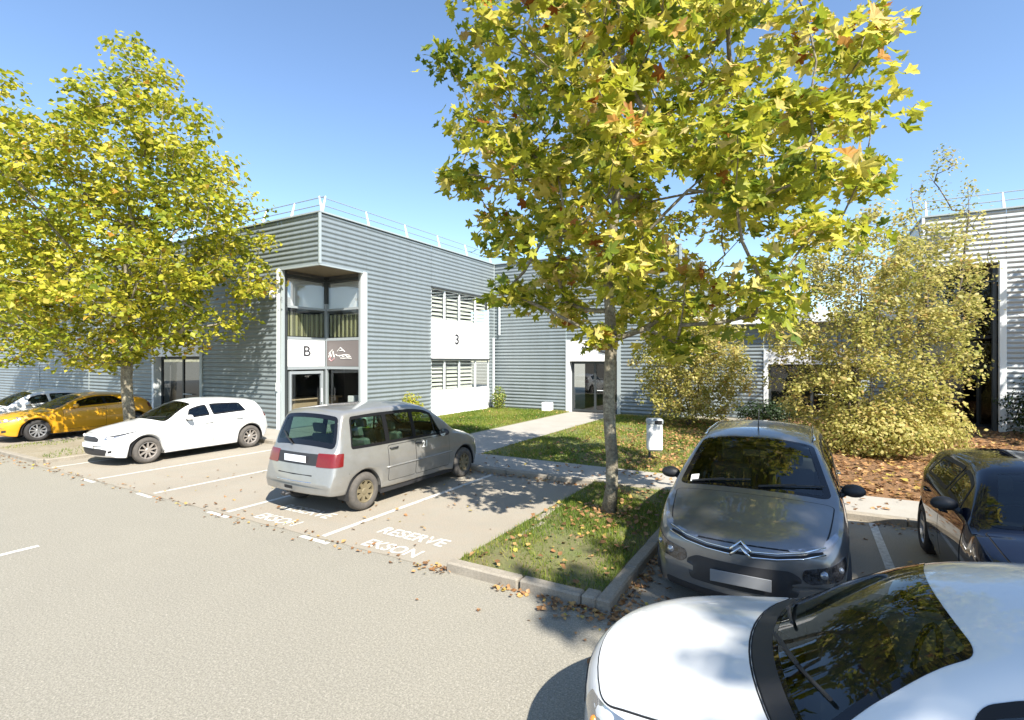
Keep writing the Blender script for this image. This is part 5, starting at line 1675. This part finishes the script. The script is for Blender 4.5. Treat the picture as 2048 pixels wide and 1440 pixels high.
rg = np.random.default_rng(5)
left_prof = [(2.35, 1.2, .7), (3.1, 3.2, 2.3), (4.0, 4.2, 3.2), (4.6, 4.8, 3.9), (5.5, 5.0, 4.0), (6.4, 5.0, 3.9), (7.4, 4.8, 3.6), (8.7, 4.3, 3.1), (9.5, 3.3, 2.4), (9.9, 1.2, 2.0), (10.6, 1.1, 1.6), (11.4, .8, 1.2), (11.9, .2, .3)]
cl = crown_points(330, left_prof, 3.2, rg, lim=lambda p: p[1] + 7.62 < 10.6, gap=.58)
build_tree('plane_tree', 'wide plane tree with yellow-green leaves between the amber coupe and the white hatchback', (-17.85, 7.62, .08), cl, .15, 2.4, 92, .145,
           (M['leaf_left'], M['leaf_left_single']), LEAF_SIMPLE, singles=300, cl_rad=.68, group='trees along the parking row', seed=4)

rg = np.random.default_rng(17)
cl = crown_points(120, [(2.4, 1.0, 1.4), (3.5, 3.2, 3.2), (5.5, 3.9, 3.9), (7.5, 3.5, 3.5), (9.5, 2.2, 2.2), (11, .5, .5)], 3.0, rg, lim=lambda p: p[1] + 7.7 < 10.6, gap=.7)
build_tree('plane_tree', 'plane tree at the left edge with only its outer leaves in view', (-31.0, 7.7, 0.05), cl, .14, 2.3, 80, .17,
           (M['leaf_left'], M['leaf_left_single']), LEAF_SIMPLE, cl_rad=.72, group='trees along the parking row', seed=6)

# trees beyond the picture's edge that shade the grey car and the near white car
rg = np.random.default_rng(21)
tall = [(5.5, 1.4, 1.4), (7, 2.8, 2.8), (9, 3.5, 3.5), (12, 3.5, 3.5), (14.5, 2.4, 2.4), (16, .6, .6)]
cl = crown_points(120, tall, 3.6, rg, gap=.7)
build_tree('plane_tree', 'tall plane tree across the aisle whose shade falls on the grey people carrier', (11.62, -1.33, 0), cl, .2, 4.8, 56, .25, (M['leaf_left'], M['leaf_left_single']), LEAF_SIMPLE, cl_rad=.72, group='trees along the parking row', seed=8)
low = [(2.4, 1.0, 1.0), (4, 3.0, 3.0), (6.5, 3.4, 3.4), (8.5, 2.2, 2.2), (9.8, .5, .5)]
cl = crown_points(90, low, 3.2, rg, gap=.7)
build_tree('plane_tree', 'plane tree on the far right that shades the wall of the right building', (10.6, 19.2, 0.1), cl, .15, 2.3, 70, .20, (M['leaf_left'], M['leaf_left_single']), LEAF_SIMPLE, cl_rad=.66, group='trees along the parking row', seed=9)

# birches and shrubs in the planting bed
rg = np.random.default_rng(31)
def world_xy(X, Y):
    return (.866 * X - .5 * Y, .5 * X + .866 * Y)
bx, by = world_xy(9.2, 13.6)
prof = [(.35, 1.3, 1.5), (1.0, 2.0, 2.4), (2.0, 2.3, 2.5), (3.0, 2.5, 2.6), (4.0, 2.2, 3.0), (5.0, 1.6, 2.4), (5.8, .8, 1.5), (6.3, .2, .5)]
cl = crown_points(330, prof, 1.8, rg, gap=.36)
build_tree('birch', 'bushy many-stemmed birch with small yellow leaves between the grey and the dark car', (bx, by, .15), cl, .035, .5, 90, .088, (M['leaf_shrub'], None), LEAF_OVAL, cl_rad=.36, stems=6, group='birches in the planting bed', twig_min=.002, seed=12, flat=.9, bark='twig')
bx, by = world_xy(13.6, 16.2)
prof = [(1.5, .8, .8), (3.5, 1.3, 1.3), (5.5, 1.5, 1.4), (7.0, 1.0, 1.0), (8.2, .5, .6), (9.3, .1, .2)]
cl = crown_points(90, prof, 1.2, rg, gap=.36)
build_tree('birch', 'slim sparse birch rising above the roof edge of the right building', (bx, by, .15), cl, .04, 1.2, 34, .09, (M['leaf_shrub'], None), LEAF_OVAL, cl_rad=.36, stems=2, group='birches in the planting bed', twig_min=.004, seed=13, flat=.9, bark='twig')
bx, by = world_xy(6.4, 18.6)
prof = [(.4, 1.2, 1.4), (1.4, 1.8, 2.1), (2.4, 2.0, 2.2), (3.4, 1.5, 1.7), (4.4, .7, .8)]
cl = crown_points(270, prof, 1.3, rg, gap=.36)
build_tree('birch', 'low yellow-green birch clump behind the litter bin', (bx, by, .15), cl, .03, .4, 85, .09, (M['leaf_shrub'], None), LEAF_OVAL, cl_rad=.34, stems=4, group='birches in the planting bed', twig_min=.002, seed=14, flat=.9, bark='twig')

def bush(name, label, base, rx, rz, n, size, mat, seed, ry=None, group=None):
    rg_ = np.random.default_rng(seed)
    ry = ry or rx
    root = setp(empty(name, base), label, 'shrub', group)
    lo = MB()
    for k in range(9):
        a = rg_.uniform(0, 2 * math.pi)
        e = np.array([math.cos(a) * rx * .6, math.sin(a) * ry * .6, rz * rg_.uniform(.6, 1.3)])
        lo.tube([(0, 0, -.05), tuple(e * .5 + [0, 0, .1]), tuple(e)], [.018, .012, .005], 5)
    lo.build('stem', M['twig'], root)
    u = rg_.normal(0, 1, (n, 3)); u /= np.linalg.norm(u, axis=1)[:, None]
    lump = 1 + .18 * np.sin(u[:, 0] * 5 + seed) * np.cos(u[:, 1] * 6) + .12 * np.sin(u[:, 2] * 9)
    p = u * (lump * rg_.random(n) ** .3)[:, None] * [rx, ry, rz] + [0, 0, rz]
    p[:, 2] = np.maximum(p[:, 2], .03)
    rot = frames(u + [0, 0, .5] + rg_.normal(0, .5, (n, 3)), rg_.uniform(0, 6.28, n))
    f = scatter('foliage', LEAF_OVAL, p, rot, size * rg_.uniform(.6, 1.3, n), rg_.beta(2, 2, n), mat, root)
    setp(f, kind='stuff')
    return root

bush('shrub', 'round yellow-green shrub against the ribbed wall behind the silver people carrier', (-13.1, 15.0, .10), .48, .55, 1500, .085, M['leaf_left'], 41)
bush('shrub', 'small green shrub at the foot of the downpipe in the inner corner', (-13.05, 21.3, .10), .38, .55, 900, .08, M['grass'], 42)
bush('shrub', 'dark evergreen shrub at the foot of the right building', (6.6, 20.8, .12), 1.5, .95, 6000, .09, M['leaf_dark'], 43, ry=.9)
bx, by = world_xy(8.7, 12.4)
bush('shrub', 'low green shrub under the bushy birch above the fallen leaves', (bx, by, .12), 1.5, .62, 5200, .085, M['leaf_shrub'], 44, ry=.9)
bx, by = world_xy(10.6, 13.2)
bush('shrub', 'green-yellow shrub behind the dark hatchback', (bx, by, .12), 1.0, .60, 3600, .085, M['leaf_shrub'], 45, ry=.8)
bx, by = world_xy(9.6, 19.3)
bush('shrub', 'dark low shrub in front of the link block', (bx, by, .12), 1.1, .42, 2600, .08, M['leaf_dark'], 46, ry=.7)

# grass blades: nobody could count them
def blades(name, x0, y0, x1, y1, hf, n, hgt, seed, width=.006, keepf=None, tintshift=0.0):
    rg_ = np.random.default_rng(seed)
    x, y = rg_.uniform(x0, x1, n), rg_.uniform(y0, y1, n)
    if keepf is not None:
        k = rg_.random(n) < keepf(x, y)
        x, y = x[k], y[k]
    n = len(x)
    z = hf(x, y)
    a = rg_.uniform(0, 2 * math.pi, n)
    h = hgt * rg_.uniform(.5, 1.4, n)
    w_ = width * rg_.uniform(.7, 1.4, n)
    ln = rg_.normal(0, .45, (n, 2)) * h[:, None]
    b0 = np.stack([x - np.cos(a) * w_, y - np.sin(a) * w_, z - .01], 1)
    b1 = np.stack([x + np.cos(a) * w_, y + np.sin(a) * w_, z - .01], 1)
    t_ = np.stack([x + ln[:, 0], y + ln[:, 1], z + h], 1)
    v = np.stack([b0, b1, t_], 1).reshape(-1, 3)
    f = np.arange(3 * n).reshape(-1, 3)
    tint = np.clip(rg_.beta(2, 2.4, n) + .25 * np.sin(x * 1.7 + seed) * np.cos(y * 1.3) + tintshift, 0, 1)
    o = fast_mesh(name, v, f, M['grass'], tint=np.repeat(tint, 3))
    return setp(o, kind='stuff')
patch = lambda x, y: np.clip(.55 + .6 * np.sin(x * 2.1 + 1.0) * np.cos(y * 1.6 + .5) + .3 * np.sin(x * 5 + y * 4), .06, 1)
blades('grass', -3.64, 5.02, -1.86, 9.58, h_island, 30000, .055, 51, .006, lambda x, y: patch(x, y) * np.clip(np.hypot(x + 2.69, y - 7.63) / .7, .1, 1))
blades('grass', -19.5, 5.2, -16.2, 9.55, h_island2, 6000, .05, 52, .010, lambda x, y: np.clip(patch(x, y) - .45, 0, 1))
blades('grass', -13.6, 11.0, -9.6, 21.9, h_lawn1, 42000, .065, 53, .012)
blades('grass', -7.2, 11.0, -2.3, 21.9, h_lawn2, 40000, .060, 54, .012, lambda x, y: np.clip(patch(x, y) + .15, 0, 1), .12)

# fallen leaves
def litter(name, pts, zf, size, seed, tmpl=LEAF_SIMPLE):
    rg_ = np.random.default_rng(seed)
    n = len(pts)
    z = zf(pts[:, 0], pts[:, 1])
    rot = frames(np.stack([rg_.normal(0, .35, n), rg_.normal(0, .35, n), np.ones(n)], 1), rg_.uniform(0, 6.28, n))
    pos = np.stack([pts[:, 0], pts[:, 1], z + rg_.uniform(.008, .03, n)], 1)
    o = scatter(name, tmpl, pos, rot, size * rg_.uniform(.5, 1.3, n), rg_.random(n), M['leaf_fallen'])
    return setp(o, kind='stuff')
rg = np.random.default_rng(61)
U = lambda n, a, b: rg.uniform(a, b, n)
flat0 = lambda x, y: np.zeros_like(x)
pts = [np.stack([U(80, -3.0, -1.5), 4.84 - np.abs(rg.normal(0, .09, 80))], 1),
       np.stack([U(90, -2.4, -1.3), 4.84 - np.abs(rg.normal(0, .2, 90))], 1),
       np.stack([-1.68 + np.abs(rg.normal(0, .16, 420)), U(420, 4.7, 9.4)], 1),
       np.stack([U(40, -4.1, -3.5), 4.83 + rg.normal(0, .1, 40)], 1),
       np.stack([U(130, -15, -4), 4.83 + rg.normal(0, .10, 130)], 1),
       np.stack([U(150, -12, -4), U(150, 4.9, 9.5)], 1),
       np.stack([U(6, -9, -1.5), U(6, 3.9, 4.7)], 1),
       np.stack([U(160, -20, -15.3), 4.85 + rg.normal(0, .3, 160)], 1),
       np.stack([U(260, -1.6, 10), 9.55 - np.abs(rg.normal(0, .15, 260))], 1),
       np.stack([U(170, -1.6, 6), U(170, 5.0, 9.5)], 1),
       np.stack([U(200, -8, -3.8), 9.55 - np.abs(rg.normal(0, .12, 200))], 1)]
litter('fallen_leaves', np.concatenate(pts), flat0, .062, 62)
pv = np.stack([U(260, -8, 9), U(260, 9.8, 10.9)], 1)
litter('fallen_leaves', pv, lambda x, y: x * 0 + .105, .085, 63)
isl = np.stack([U(230, -3.6, -1.9), U(230, 5.05, 9.5)], 1)
isl = np.concatenate([isl, np.stack([-2.69 + rg.normal(0, .4, 160), 7.6 + rg.normal(0, .4, 160)], 1)])
isl = isl[(isl[:, 0] > -3.62) & (isl[:, 0] < -1.88)]
litter('fallen_leaves', isl, lambda x, y: h_island(x, y) + .02, .08, 64)
lw = np.stack([-2.3 - np.abs(rg.normal(0, 1.8, 2600)), U(2600, 11.0, 21.5)], 1)
lw = lw[lw[:, 0] > -7.25]
litter('fallen_leaves', lw, lambda x, y: h_lawn2(x, y) + .02, .09, 65)
bd = np.stack([U(9000, -2.15, 9), 11.0 + 10.5 * rg.random(9000) ** 1.3], 1)
litter('fallen_leaves', bd, lambda x, y: h_bed(x, y) + .01, .10, 66)
ls = np.stack([U(400, -13.5, -9.6), U(400, 11, 21.8)], 1)
litter('fallen_leaves', ls, lambda x, y: h_lawn1(x, y) + .02, .08, 67)

bpy.context.view_layer.update()
